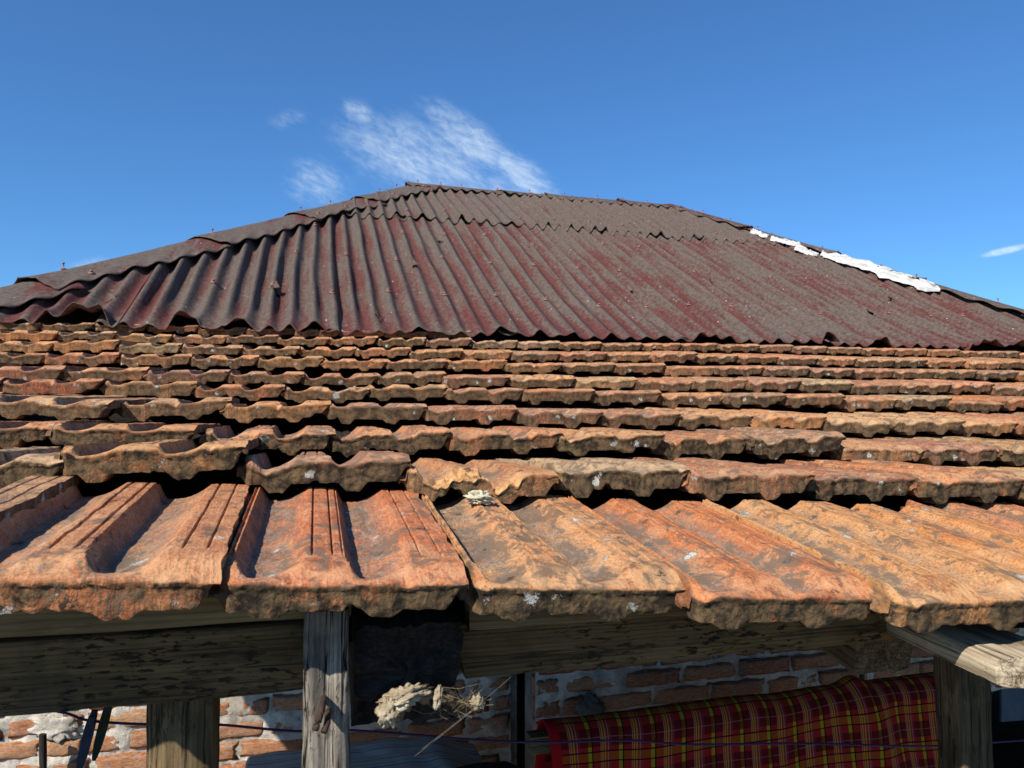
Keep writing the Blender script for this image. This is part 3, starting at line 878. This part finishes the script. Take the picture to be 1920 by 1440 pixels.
LAPY = 5.85
bx = [-1.72, -0.93, 0.055, 0.95, 1.94, 2.92, 3.90, 4.88, 5.56]
for i in range(len(bx) - 1):
    sheet(bx[i] - 0.02, bx[i + 1] + 0.075, YE + 0.02, LAPY + 0.14, 0.0, 200 + i, edgeamp=[1.7, 1.4, 1.2, 1, 1, 1, 1, 1][i], redm=[0.05, 0.0, 0.03, 0.04, 0.06, 0.05, 0.04, 0.05][i])
ux = [-0.05, 0.62, 1.30, 2.27, 3.25, 4.3]
for i in range(len(ux) - 1):
    sheet(ux[i] - 0.02, ux[i + 1] + 0.075, LAPY, YR - 0.05, 0.019, 300 + i, edgeamp=0.6, redm=-0.10)


# the three slopes that face away
def far_slope(p0, p1, p2, p3, nw, seed):
    """quad p0 p1 (eave) p2 p3 (top), corrugated down the slope"""
    nx, ny = nw * 8, 16
    S, T = np.meshgrid(np.linspace(0, 1, nx), np.linspace(0, 1, ny), indexing='ij')
    P = (np.array(p0) * (1 - S[..., None]) + np.array(p1) * S[..., None]) * (1 - T[..., None]) + (np.array(p3) * (1 - S[..., None]) + np.array(p2) * S[..., None]) * T[..., None]
    # the wave is measured along the eave so that ridges run up the slope
    ev = np.array(p1) - np.array(p0); L = np.linalg.norm(ev); ev = ev / L
    w = ((P - np.array(p0)) @ ev) / PW
    c = np.cos(2 * math.pi * w)
    P = P.copy(); P[..., 2] += AM * c - 0.030 + 0.004 * fbm(P[..., 0] * 2, P[..., 1] * 2, 0, seed, 2)
    me = mesh_np('roof_sheet', P.reshape(-1, 3), grid_q(nx, ny), SHEET, True, {'crest': c.ravel(), 'edge': np.zeros(nx * ny), 'redm': np.zeros(nx * ny)})
    o = link('roof_sheet', me, croof)
    s = o.modifiers.new('thickness', 'SOLIDIFY'); s.thickness = 0.0035
YB_ = 2 * YR - YE
a_, b_, c_, d_ = (HL0[0], YE, Z0), (HR0[0], YE, Z0), (HR0[0], YB_, Z0), (HL0[0], YB_, Z0)
rl, rr_ = (HL1[0], YR, ZR), (HR1[0], YR, ZR)
far_slope(d_, a_, rl, (rl[0] - 0.001, rl[1] + 0.001, rl[2]), 62, 1)
far_slope(b_, c_, (rr_[0] + 0.001, rr_[1] + 0.001, rr_[2]), rr_, 62, 2)
far_slope(c_, d_, rl, rr_, 70, 3)


# hip and ridge caps
def cap(pa, pb, na, nb, t0, t1, seed, wid=0.24, lift=0.040, redend=0.3):
    """folded cap along the line pa-pb between t0 and t1; na, nb point down the two slopes"""
    pa, pb, na, nb = (np.array(k, float) for k in (pa, pb, na, nb))
    nl, nw = 70, 25
    T, S = np.meshgrid(np.linspace(t0, t1, nl), np.linspace(-1, 1, nw), indexing='ij')
    base = pa + (pb - pa) * T[..., None]
    ww = wid * (1 + 0.16 * fbm(T * 9, S * 0 + np.sign(S), 0, seed, 2))
    aS = np.abs(S)
    nrm = np.where(S[..., None] < 0, na, nb)
    P = base + nrm * (aS * ww)[..., None]
    # rounded apex: pull the fold down and out
    rr = 0.012 * np.exp(-(aS / 0.12) ** 2)
    P[..., 2] -= rr
    L = np.linalg.norm(pb - pa)
    xloc = P[..., 0]
    sag = 0.010 * np.cos(2 * math.pi * xloc / PW) * sst(0.55, 1.0, aS)
    f = (T - t0) / (t1 - t0)
    P[..., 2] += lift + sag + 0.009 * fbm(T * L * 2.2, S * 1.3, 0, seed, 3) * (0.15 + aS) + 0.014 * (1 - f) ** 3 + 0.004 * (1 - f)
    P[..., 2] += 0.016 * np.exp(-f / 0.04) * np.clip(fbm(S * 4, 0 * S, 3, seed, 2), 0, 1)
    P[..., 0] += 0.010 * fbm(S * 3, 0 * S, 1, seed + 4, 2) * np.exp(-f / 0.05)
    redm = 0.55 * np.exp(-((1 - f) / 0.10)) * redend + 0.10 * redend * fbm(T * L * 3, S * 2, 2, seed, 2)
    me = mesh_np('roof_cap', P.reshape(-1, 3), grid_q(nl, nw), SHEET, True, {'crest': np.full(nl * nw, 0.55), 'edge': np.zeros(nl * nw), 'redm': redm.ravel()})
    o = link('hip_cap' if pa[2] < 1 else 'ridge_cap', me, croof)
    s = o.modifiers.new('thickness', 'SOLIDIFY'); s.thickness = 0.004
    return o


dfront = np.array([0, -1, -SL]); dfront = dfront / np.linalg.norm(dfront)
sl_l = (ZR - Z0) / (HL1[0] - HL0[0]); dleft = np.array([-1, 0, -sl_l]); dleft /= np.linalg.norm(dleft)
sl_r = (ZR - Z0) / (HR0[0] - HR1[0]); dright = np.array([1, 0, -sl_r]); dright /= np.linalg.norm(dright)
dback = np.array([0, 1, -SL]); dback /= np.linalg.norm(dback)
hl_a, hl_b = np.array((HL0[0], YE, Z0)), np.array((HL1[0], YR, ZR))
hr_a, hr_b = np.array((HR0[0], YE, Z0)), np.array((HR1[0], YR, ZR))
# directions perpendicular to each hip, lying in each slope
def perp(h, d):
    h = h / np.linalg.norm(h); k = d - h * (d @ h); return k / np.linalg.norm(k)
hl_d, hr_d = hl_b - hl_a, hr_b - hr_a
lc = [(-0.02, 0.165), (0.135, 0.40), (0.385, 0.61), (0.595, 0.80), (0.785, 1.015)]
for i, (t0, t1) in enumerate(lc):
    cap(hl_a, hl_b, perp(hl_d, dfront), perp(hl_d, dleft), t0, t1, 500 + i, redend=[1.0, 0.6, 0.7, 0.6, 0.5][i], wid=[0.27, 0.25, 0.25, 0.26, 0.26][i])
rc = [(-0.02, 0.20), (0.18, 0.40), (0.38, 0.58), (0.56, 0.79), (0.77, 1.01)]
for i, (t0, t1) in enumerate(rc):
    cap(hr_a, hr_b, perp(hr_d, dfront), perp(hr_d, dright), t0, t1, 520 + i, wid=0.17, redend=[0.2, 0.2, 0.5, 0.7, 1.1][i])
rdg = [(0.0, 0.36), (0.33, 0.52), (0.50, 0.80), (0.78, 1.02)]
for i, (t0, t1) in enumerate(rdg):
    cap(hl_b, hr_b, dfront, dback, t0 - 0.02, t1, 540 + i, wid=0.16, redend=[0.5, 0.5, 0.5, 0.3][i])


# cap screws (washer + head on a shank)
def screw_mesh(h):
    prof_ = [(0.0, -0.01), (0.0150, -0.001), (0.0150, 0.003), (0.008, 0.0045), (0.0035, 0.006), (0.0035, h), (0.0075, h + 0.001), (0.0065, h + 0.007), (0.0, h + 0.009)]
    n = 10; v = []; q = []
    for rr, zz in prof_:
        for k in range(n):
            v.append((rr * math.cos(k * 2 * math.pi / n), rr * math.sin(k * 2 * math.pi / n), zz))
    for i in range(len(prof_) - 1):
        for k in range(n):
            q.append((i * n + k, i * n + (k + 1) % n, (i + 1) * n + (k + 1) % n, (i + 1) * n + k))
    return mesh_np('screw', np.array(v), np.array(q), SCREW, True)
sc_lo, sc_hi = screw_mesh(0.008), screw_mesh(0.028)
tilt = math.atan(SL)
for y, xa, xb, st, off in ((4.22, -0.55, 5.1, 0.312, 0.0), (4.85, -0.6, 4.9, 0.312, 0.104), (5.45, 0.0, 4.5, 0.312, 0.0), (5.98, 0.6, 4.1, 0.312, 0.104), (6.72, 0.95, 3.9, 0.312, 0.0)):
    x = math.ceil(xa / 0.104) * 0.104 + off
    while x < xb:
        xx = x - 0.010 * float(fbm(x * 1.3, y * 1.1, 0, 40, 2))
        yy = y + random.uniform(-0.06, 0.06)
        if random.random() < 0.82 and yy < hipY(np.array(xx)) - 0.16:
            z, _ = surf(np.array(xx), np.array(yy), 40)
            link('screw', sc_lo, croof, (xx, yy, float(z) + (0.026 if y > LAPY else 0.007)), (tilt + random.gauss(0, 0.1), random.gauss(0, 0.1), 0))
        x += st
for a, b, lst in ((hl_a, hl_b, (0.19, 0.42, 0.62, 0.70, 0.86, 0.93, 0.985)), (hr_a, hr_b, (0.25, 0.40, 0.47, 0.60, 0.76, 0.84, 0.92)), (hl_b, hr_b, (0.02, 0.10, 0.18, 0.30, 0.42, 0.55, 0.68, 0.78, 0.88))):
    for t in lst:
        p = a + (b - a) * t
        link('screw', sc_hi, croof, (p[0] + random.uniform(-.02, .02), p[1], p[2] + 0.032 + random.uniform(0, 0.008)), (random.gauss(0, 0.2), random.gauss(0, 0.2), 0))
        if random.random() < 0.7 and p[2] < ZR - 0.02:
            s_ = perp(hl_d if a is hl_a else hr_d, dfront)
            p2 = p + s_ * 0.13
            link('screw', sc_lo, croof, (p2[0] + 0.03, p2[1], p2[2] + 0.048), (tilt, 0, 0))

# torn flaps beside the holes
def flap_mesh(seed):
    nx, ny = 7, 6
    S, T = np.meshgrid(np.linspace(-1, 1, nx), np.linspace(0, 1, ny), indexing='ij')
    x = 0.022 * S * (1 - 0.55 * T) + 0.006 * fbm(S * 2, T * 2, 0, seed, 2); y = 0.045 * T; z = 0.030 * T ** 1.6 + 0.004 * fbm(S * 2, T * 3, 1, seed, 2)
    return mesh_np('torn_flap', np.stack([x, y, z], -1).reshape(-1, 3), grid_q(nx, ny), SHEET, True, {'crest': np.zeros(nx * ny), 'edge': np.zeros(nx * ny), 'redm': np.zeros(nx * ny)})
for i, (hx, hy, hr) in enumerate(HOLES):
    z, _ = surf(np.array(hx), np.array(hy), 40)
    link('torn_flap', flap_mesh(i), croof, (hx + 0.008, hy - 0.01, float(z) + 0.006), (tilt * 0.8, random.gauss(0, 0.3), random.uniform(-1.5, 1.5)))


# white sealant daubed along the right hip
def seal(pts, wid, seed):
    pts = spline(pts, 14); k = len(pts); nw = 22
    T, S = np.meshgrid(np.arange(k), np.linspace(-1, 1, nw), indexing='ij')
    base = pts[:, None, :].repeat(nw, 1)
    w = (wid * (1 + 0.40 * fbm(T * 0.22, np.sign(S) * 3, 0, seed, 4)))
    env = np.clip(np.minimum(np.arange(k), np.arange(k)[::-1]) / 3.0, 0.05, 1)[:, None]
    side = perp(hr_d, dfront)
    P = base + side * (S * w * env)[..., None]
    hump = np.sqrt(np.clip(1 - S ** 2, 0, 1))
    P[..., 2] += -0.012 + hump * 0.022 + 0.012 * fbm(T * 0.45, S * 4, 2, seed, 3) * hump
    return link('sealant_daub', mesh_np('sealant_daub', P.reshape(-1, 3), grid_q(k, nw), SEAL, True), croof)
def hp(t, d, up=0.03):
    p = hr_a + (hr_b - hr_a) * t + perp(hr_d, dfront) * d; return p + np.array((0, 0, up))
seal([hp(0.335, 0.20, 0.045), hp(0.39, 0.17, 0.05), hp(0.46, 0.155, 0.05), hp(0.53, 0.14, 0.05), hp(0.585, 0.12, 0.045)], 0.150, 1)
seal([hp(0.58, 0.24, 0.03), hp(0.61, 0.22, 0.035), hp(0.635, 0.19, 0.04)], 0.075, 2)
seal([hp(0.635, 0.13, 0.045), hp(0.665, 0.15, 0.045), hp(0.70, 0.18, 0.04)], 0.06, 3)
seal([hp(0.71, 0.17, 0.04), hp(0.735, 0.16, 0.045), hp(0.755, 0.13, 0.045)], 0.065, 4)
for x, y, w in ((4.10, 3.86, 0.05), (4.22, 3.90, 0.03)):
    z, _ = surf(np.array(x), np.array(y), 40)
    link('sealant_daub', lump('sealant_daub', w, 0.012, 0.005, SEAL, int(x * 10)), croof, (x, y, float(z) + 0.006), (0.2, 0, 0.2))

# ------------------------------------------------------------------ house body and brick walls
def wall_mesh(x0, x1, y, z0, z1, seed, bricks):
    nx, nz = int((x1 - x0) / 0.011), int((z1 - z0) / 0.009)
    X, Z = np.meshgrid(np.linspace(x0, x1, nx), np.linspace(z0, z1, nz), indexing='ij')
    Yv = y + 0.010 - 0.007 * fbm(X * 14, Z * 18, 0, seed, 3) - 0.020 * np.clip(fbm(X * 4.5, Z * 6, 2, seed + 4, 3) - 0.42, 0, 1) + 0.0025 * vnoise(X * 70, Z * 70, 0, seed)
    return mesh_np('mortar', np.stack([X, Yv, Z], -1).reshape(-1, 3), grid_q(nx, nz, 0), MORTAR, True)


def brick_mesh(seed):
    n1, n2 = 14, 7
    S, T = np.meshgrid(np.linspace(-1, 1, n1), np.linspace(-1, 1, n2), indexing='ij')
    cr = np.maximum(np.abs(S) ** 6, np.abs(T) ** 5)
    x = S * 0.5 + 0.018 * fbm(S * 2, T * 2, 0, seed, 2); z = T * 0.5 + 0.05 * fbm(S * 3, T, 1, seed, 2)
    y = 0.010 * cr ** 2 + 0.004 * fbm(S * 4, T * 2.5, 2, seed, 3)
    F = np.stack([x, y, z], -1)
    B = F.copy(); B[..., 1] = 0.06
    V = np.concatenate([F.reshape(-1, 3), B.reshape(-1, 3)]); o = n1 * n2
    q = list(map(tuple, grid_q(n1, n2)))
    ring = [i * n2 for i in range(n1)] + [(n1 - 1) * n2 + j for j in range(1, n2)] + [i * n2 + n2 - 1 for i in range(n1 - 2, -1, -1)] + [j for j in range(n2 - 2, 0, -1)]
    for a, b in zip(ring, ring[1:] + ring[:1]):
        q.append((b, a, a + o, b + o))
    return mesh_np('brick', V, np.array(q), BRICK, True)
BV = [brick_mesh(700 + k) for k in range(10)]
BC = [(0.62, 0.275, 0.115), (0.66, 0.32, 0.140), (0.57, 0.24, 0.105), (0.66, 0.37, 0.185), (0.57, 0.27, 0.13), (0.52, 0.205, 0.09)]


def brick_wall(th, x0, x1, y, z0, z1, seed):
    rs = random.Random(seed)
    link('mortar', wall_mesh(x0, x1, y, z0, z1, seed, None), th)
    z = z0 + 0.01; c = 0
    while z + 0.06 < z1:
        x = x0 - (0.13 if c % 2 else 0.0) + rs.uniform(-0.02, 0.02)
        while x < x1 - 0.03:
            L = rs.choice((0.235, 0.235, 0.24, 0.23, 0.115))
            xa = max(x, x0 + 0.002); xb = min(x + L, x1 - 0.002)
            if xb - xa > 0.04:
                o = link('brick', rs.choice(BV), th, ((xa + xb) / 2, y + rs.gauss(0, 0.003), z + 0.032 + rs.gauss(0, 0.0015)), (rs.gauss(0, 0.01), rs.gauss(0, 0.012), rs.gauss(0, 0.01)), rs.choice(BC))
                o.scale = (xb - xa, 1.0, 0.064 + rs.gauss(0, 0.002))
            x += L + rs.uniform(0.010, 0.018)
        z += 0.0775; c += 1


w1 = thing('brick_wall', 'recessed brick wall with smeared lime mortar, sunlit at the lower left', 'brick wall', (-0.35, 3.0, -2.05))
brick_wall(w1, -1.5, 0.80, 3.0, -1.90, -0.70, 5)
w2 = thing('brick_wall', 'shaded brick wall behind the tartan blanket, its corner left of the blanket', 'brick wall', (1.85, 2.7, -2.05))
brick_wall(w2, 0.815, 2.86, 2.70, -1.90, -0.70, 9)
brick_wall(w2, 2.862, 4.2, 2.70, -1.21, -0.70, 10)
PLW = mat_mortar('house_render', (0.16, 0.14, 0.12), (0.30, 0.27, 0.235))
hb = thing('house_body', 'rendered body of the house under the corrugated roof and behind the brick walls', 'house', (1.9, 6.5, -2.05))
def part_box(par, name, b, m):
    v, q = box_np(*b); return link(name, mesh_np(name, v, q, m, False), par)
part_box(hb, 'wall', (-1.5, 0.83, 3.02, 3.20, -2.05, 0.15), PLW)
part_box(hb, 'wall', (0.83, 2.85, 2.72, 2.90, -2.05, 0.12), PLW)
part_box(hb, 'wall', (3.75, 5.3, 2.72, 2.90, -2.05, 0.12), PLW)
part_box(hb, 'wall', (-1.5, -1.3, 3.22, 10.2, -2.05, 0.30), PLW)
part_box(hb, 'wall', (5.1, 5.3, 2.92, 10.2, -2.05, 0.30), PLW)
part_box(hb, 'wall', (-1.28, 5.08, 10.0, 10.2, -2.05, 0.30), PLW)
part_box(hb, 'wall', (2.87, 3.74, 2.72, 2.90, -1.20, 0.12), PLW)
part_box(hb, 'attic_floor', (-1.28, 5.08, 3.22, 9.98, 0.10, 0.16), PLW)
# grey notice seen in the dark doorway
np_ = mat_plain('grey_card', (0.20, 0.22, 0.25), 0.8, 0.15, 12)
v_, q_ = box_np(-0.14, 0.14, -0.006, 0.006, -0.10, 0.10)
tag(link('hanging_card', mesh_np('card', v_, q_, np_, False), None, (3.66, 3.2, -1.50), (0, 0.04, 0.0)), 'grey card hanging in the dark doorway under the rafter tip', 'card')

# lime daub and leaning stick on the sunlit bricks
link('plaster_daub', lump('plaster_daub', 0.066, 0.010, 0.042, MORTAR, 3, 0.45, 3.0), w1, (-0.86, 2.995, -1.085), (0, 0.2, 0))
link('plaster_daub', lump('plaster_daub', 0.055, 0.014, 0.05, mat_mortar('grey_daub', (0.10, 0.10, 0.098), (0.17, 0.168, 0.16)), 5, 0.3), w2, (1.03, 2.695, -1.10), (0, 0.4, 0))
stick = beam_mesh('leaning_stick', 0.9, 0.022, 0.016, W_BLACK, 44, 0.002, 30)
tag(link('leaning_stick', stick, None, (-0.875, 2.93, -1.08), (0, R(87), R(60))), 'thin dark stick leaning against the sunlit brick wall', 'stick')
hook = tube(spline([(2.205, 2.67, -0.955), (2.208, 2.655, -1.01), (2.212, 2.66, -1.08), (2.22, 2.665, -1.14)]), 0.010, RUST, 6)
link('iron_strap', hook, w2)

# ------------------------------------------------------------------ posts and plank under the eave
def stand(name, me, loc, lab, cat, lean=(0, 0), twist=0.0):
    # length along local x, standing up
    o = link(name, me, None, loc, (0, R(-90) + lean[0], twist)); return tag(o, lab, cat)
stand('timber_post', beam_mesh('timber_post', 1.78, 0.042, 0.062, W_BROWN, 51, 0.0030, 90), (-0.130, 0.843, -2.03), 'worn timber post under the left fascia in front of sunlit bricks', 'post', lean=(0.004, 0))
stand('timber_post', beam_mesh('timber_post', 1.75, 0.046, 0.052, W_BROWN, 52, 0.0028, 90), (0.880, 0.853, -2.03), 'rough timber post beside the tartan blanket under the rafter tip', 'post', lean=(-0.004, 0))
plank = thing('upright_plank', 'narrow split grey plank, its lower half in sun, in front of the fascia', 'plank', (0.016, 0.70, -2.05))
pk = beam_mesh('board', 1.86, 0.022, 0.052, W_ROT, 61, 0.0040, 170, w1=0.020, h1=0.041, rad=0.005, ns=24, crack=0.006)
for v in pk.vertices:                                               # split, stepped front face low down
    if v.co.x < 1.70 and v.co.y < 0:
        v.co.y -= 0.010 if v.co.z > -0.012 else 0.006
link('board', pk, plank, (0.016, 0.735, -2.04), (0, R(-90), 0))
nl = tube(spline([(0.014, 0.738, -0.262), (0.013, 0.711, -0.258), (0.009, 0.698, -0.268), (0.006, 0.696, -0.276)], 5), 0.0032, RUST, 7)
link('bent_nail', nl, plank)
nl = tube(spline([(0.018, 0.736, -0.272), (0.017, 0.706, -0.273), (0.0135, 0.697, -0.279)], 5), 0.003, RUST, 7)
link('bent_nail', nl, plank)

# ------------------------------------------------------------------ old nest lumps on the rafter end
NEST = mat_mortar('dry_nest', (0.22, 0.17, 0.10), (0.52, 0.45, 0.33))
nest = thing('wasp_nest', 'ragged pale dry nest lump hanging from the black rafter end', 'nest', (0.09, 0.735, -0.28))
link('lump', lump('lump', 0.021, 0.010, 0.008, NEST, 71, 0.55, 3.4, 60, 40), nest, (0.088, 0.732, -0.268), (0, -0.28, 0))
link('lump', lump('lump', 0.010, 0.009, 0.014, NEST, 72, 0.5, 2.6), nest, (0.074, 0.730, -0.279), (0, 0.2, 0))
link('lump', lump('lump', 0.004, 0.004, 0.010, NEST, 73, 0.4, 2.6), nest, (0.121, 0.728, -0.270), (0, 0.15, 0))
link('lump', lump('lump', 0.006, 0.005, 0.006, NEST, 74, 0.6, 3.4), nest, (0.162, 0.735, -0.281), (0, -0.4, 0))
STRAW = mat_plain('straw', (0.16, 0.125, 0.07), 0.8, 0.3, 60)
rs = random.Random(4)
sv_, sq_ = [], []
for i in range(46):
    p = np.array((rs.gauss(0.140, 0.014), 0.745 + rs.gauss(0, 0.006), rs.gauss(-0.284, 0.007)))
    d = np.array((rs.gauss(0, 1), rs.gauss(0, 0.3), rs.gauss(0.15, 0.5))); d = d / np.linalg.norm(d) * rs.uniform(0.008, 0.020)
    w_ = np.array((0, 0, 0.0003)); h_ = np.array((0, 0.0003, 0))
    b = len(sv_)
    bow = np.array((0, 0, rs.uniform(-0.004, 0.004)))
    for k in (p - d, p + bow, p + d):
        sv_ += [k - w_, k + h_, k + w_]
    for s in (0, 3):
        for j in range(3):
            sq_.append((b + s + j, b + s + (j + 1) % 3, b + s + 3 + (j + 1) % 3, b + s + 3 + j))
st_o = link('straw', mesh_np('straw', np.array(sv_), np.array(sq_), STRAW, False), nest); st_o['kind'] = 'stuff'
WEB = mat_plain('cobweb', (0.20, 0.185, 0.16), 0.9, 0.2, 60)
web = thing('cobweb', 'slack dusty cobweb strands stretched below the nest', 'cobweb', (0.13, 0.735, -0.30))
for pts in ([(0.163, 0.735, -0.283), (0.138, 0.735, -0.300), (0.107, 0.735, -0.320)], [(0.163, 0.735, -0.284), (0.132, 0.735, -0.305), (0.10, 0.737, -0.327)], [(0.163, 0.735, -0.283), (0.185, 0.74, -0.270), (0.205, 0.745, -0.258)], [(0.150, 0.735, -0.290), (0.152, 0.735, -0.278), (0.158, 0.74, -0.268)]):
    link('strand', tube(spline(pts), 0.00013, WEB, 5), web)
web2 = thing('cobweb', 'cobweb strand hung with dust along the right fascia board', 'cobweb', (0.30, 0.735, -0.21))
for pts in ([(0.225, 0.738, -0.203), (0.255, 0.735, -0.211), (0.285, 0.738, -0.214)], [(0.262, 0.736, -0.212), (0.255, 0.737, -0.217), (0.247, 0.738, -0.220)]):
    link('strand', tube(spline(pts), 0.00025, WEB, 5), web2)

# ------------------------------------------------------------------ clothesline and pegs
LINE = mat_plain('purple_plastic', (0.045, 0.022, 0.085), 0.45, 0.2, 90)
wp = [(-1.3, 1.2, -0.30), (-0.70, 1.2, -0.345), (-0.373, 1.2, -0.405), (-0.302, 1.2, -0.429), (-0.229, 1.2, -0.442), (-0.135, 1.2, -0.452), (-0.021, 1.2, -0.474), (0.066, 1.2, -0.482), (0.268, 1.2, -0.519), (0.376, 1.2, -0.534), (0.528, 1.2, -0.548), (0.648, 1.2, -0.568), (0.862, 1.2, -0.590), (1.144, 1.2, -0.626), (1.283, 1.2, -0.633), (1.375, 1.2, -0.640), (2.2, 1.2, -0.68), (3.4, 1.2, -0.60)]
tag(link('clothesline', tube(spline(wp, 10), 0.0019, LINE, 7)), 'thin purple clothesline slung behind the posts', 'clothesline')


def peg(loc, rot, m, lab):
    t = link('clothes_peg', None, None, loc, rot); tag(t, lab, 'clothes peg', 'pegs on the clothesline')
    for s in (-1, 1):
        nseg = 14; V = []
        for i in range(nseg + 1):
            f = i / nseg; z = 0.042 - 0.084 * f
            w = 0.0052 * (0.72 + 0.5 * math.sin(math.pi * min(1, f * 1.1)) ** 0.7)
            if i == nseg:
                w *= 0.55
            gap = 0.0015 + 0.0065 * max(0, (0.45 - f)) / 0.45 + (0.0028 * math.exp(-((f - 0.72) / 0.07) ** 2))
            th = 0.0042 * (1 - 0.35 * f)
            V += [(-w, s * gap, z), (w, s * gap, z), (w, s * (gap + th), z), (-w, s * (gap + th), z)]
        q = []
        for i in range(nseg):
            for j in range(4):
                a = i * 4 + j; b = i * 4 + (j + 1) % 4
                q.append((a, b, b + 4, a + 4) if s > 0 else (b, a, a + 4, b + 4))
        q += [(0, 1, 2, 3) if s < 0 else (3, 2, 1, 0), tuple(nseg * 4 + k for k in ((3, 2, 1, 0) if s < 0 else (0, 1, 2, 3)))]
        o = bpy.data.objects.new('prong', mesh_np('prong', np.array(V), np.array(q), m, False)); COL.objects.link(o); o.parent = t
    th = np.linspace(0, 5 * math.pi, 50)
    sp = np.stack([np.linspace(-0.006, 0.006, 50), 0.004 * np.cos(th), 0.004 * np.sin(th) + 0.006], 1)
    o = bpy.data.objects.new('spring', tube(sp, 0.0007, RUST, 5)); COL.objects.link(o); o.parent = t
PEGB = mat_plain('blue_plastic', (0.020, 0.040, 0.085), 0.5, 0.3, 60)
PEGG = mat_plain('dark_green_plastic', (0.008, 0.028, 0.020), 0.5, 0.3, 60)
peg((-0.281, 1.19, -0.440), (0.05, R(13), R(8)), PEGG, 'dark green peg sticking up above the clothesline, right of the pair')
peg((-0.300, 1.185, -0.455), (0.05, R(12), R(4)), PEGB, 'blue peg clipped lower on the clothesline, left of the pair')

# ------------------------------------------------------------------ blanket over a bench back, striped cloth, bag
PLAID = mat_plaid()
nx, ny = 170, 90
S, T = np.meshgrid(np.linspace(0, 1.36, nx), np.linspace(0, 1.05, ny), indexing='ij')
fold = 0.005 * fbm(S * 5.0, T * 1.4, 0, 81, 3)
fold += 0.022 * np.exp(-((S - 1.02 - 0.35 * (T - 0.35)) / 0.07) ** 2) * sst(0.15, 0.45, T)
rr = 0.055
arc = T - 0.30
th = np.clip(arc / rr, -math.pi / 2, math.pi / 2)
yy = 2.06 - rr * np.sin(th) * 1.0
zz = -0.865 - rr * (1 - np.cos(th))
down = np.clip(arc - rr * math.pi / 2, 0, None); backd = np.clip(-arc - rr * math.pi / 2, 0, None)
yy = yy - fold * sst(0.0, 0.12, np.abs(arc)) - down * 0.10
zz = zz - down - backd + 0.004 * fbm(S * 4, T * 0 + 1, 2, 82, 3) + 0.022 * np.exp(-((S - 1.03) / 0.035) ** 2) * np.exp(-(arc / 0.05) ** 2)
zz = zz + 0.012 * S
X = 0.655 + S + 0.02 * fbm(S * 2, T * 2, 5, 83, 2) + 0.02 * down
bl = link('tartan_blanket', mesh_np('tartan_blanket', np.stack([X, yy, zz], -1).reshape(-1, 3), grid_q(nx, ny, 0, False), PLAID, True, {'pu': S.ravel(), 'pv': (T + 0.012 * fbm(S * 3, T * 3, 0, 9, 2)).ravel()}))
tag(bl, 'red tartan blanket with yellow and black checks hung over a rail', 'blanket')
md = bl.modifiers.new('thickness', 'SOLIDIFY'); md.thickness = 0.006
rail = thing('drying_rail', 'wooden drying rail carrying the tartan blanket', 'rail', (1.4, 2.06, -2.03))
link('bar', beam_mesh('bar', 1.40, 0.05, 0.05, W_BROWN, 91, 0.001, 20), rail, (0.60, 2.06, -0.915), (0, -0.012, 0))
for x in (0.80, 1.92):
    link('leg', beam_mesh('leg', 1.09, 0.04, 0.04, W_BROWN, 92, 0.001, 10), rail, (x, 2.06, -2.03), (0, R(-90), 0))

STR = mat_stripe()
nx, ny = 90, 50
S, T = np.meshgrid(np.linspace(0, 0.80, nx), np.linspace(0, 0.75, ny), indexing='ij')
zz = -1.150 + 0.010 * fbm(S * 5, T * 5, 0, 84, 3) - 0.05 * sst(0.62, 0.80, S) - 0.6 * np.clip(0.18 - T, 0, 1) + 0.015 * T
X = -0.20 + S + 0.01 * fbm(S * 3, T * 3, 1, 85, 2); yy = 2.02 + T * 0.95 + 0.08 * np.clip(T - 0.18, -1, 0)
sc_ = link('striped_cloth', mesh_np('striped_cloth', np.stack([X, yy, zz], -1).reshape(-1, 3), grid_q(nx, ny), STR, True, {'pu': S.ravel(), 'pv': T.ravel()}))
tag(sc_, 'off-white cloth with blue stripes spread on a table by the wall', 'cloth')
md = sc_.modifiers.new('thickness', 'SOLIDIFY'); md.thickness = 0.004
tb = thing('side_table', 'low wooden table under the striped cloth', 'table', (0.2, 2.5, -2.03))
part_box(tb, 'top', (-0.17, 0.38, 2.14, 2.74, -1.215, -1.18), W_BROWN)
for x in (-0.13, 0.34):
    for y in (2.18, 2.70):
        link('leg', beam_mesh('leg', 0.81, 0.04, 0.04, W_BROWN, 93, 0.001, 8), tb, (x, y, -2.03), (0, R(-90), 0))
BAG = mat_plain('black_nylon', (0.012, 0.012, 0.013), 0.7, 0.3, 80)
CORD = mat_plain('white_cord', (0.42, 0.41, 0.39), 0.8, 0.15, 200)
bag = thing('black_bag', 'black bag with white corded edge beside the striped cloth', 'bag', (0.55, 2.25, -1.3))
link('body', lump('body', 0.17, 0.10, 0.11, BAG, 95, 0.12, 1.5), bag, (0.52, 2.26, -1.165))
link('piping', tube(spline([(0.40, 2.18, -1.045), (0.50, 2.17, -1.040), (0.58, 2.17, -1.052), (0.64, 2.17, -1.085), (0.66, 2.17, -1.10), (0.60, 2.17, -1.095)]), 0.004, CORD, 6), bag)
link('strap', beam_mesh('strap', 0.10, 0.006, 0.022, BAG, 96, 0.0005, 8), bag, (0.60, 2.165, -1.13), (0, R(-95), 0))

# ------------------------------------------------------------------ lichen cushions on the front tiles
LICH = mat_mortar('pale_lichen', (0.46, 0.43, 0.30), (0.72, 0.68, 0.52))
def lichen(loc, s, seed, m=LICH, sq=0.35):
    o = link('lichen', lump('lichen', s, s * 0.75, s * sq, m, seed, 0.42, 3.0, 48, 28), roof, loc, (0.15, 0, seed)); return o
lichen((0.216, 0.975, -0.106), 0.019, 2, sq=0.45)
lichen((0.80, 0.93, -0.158), 0.016, 5, sq=0.12)
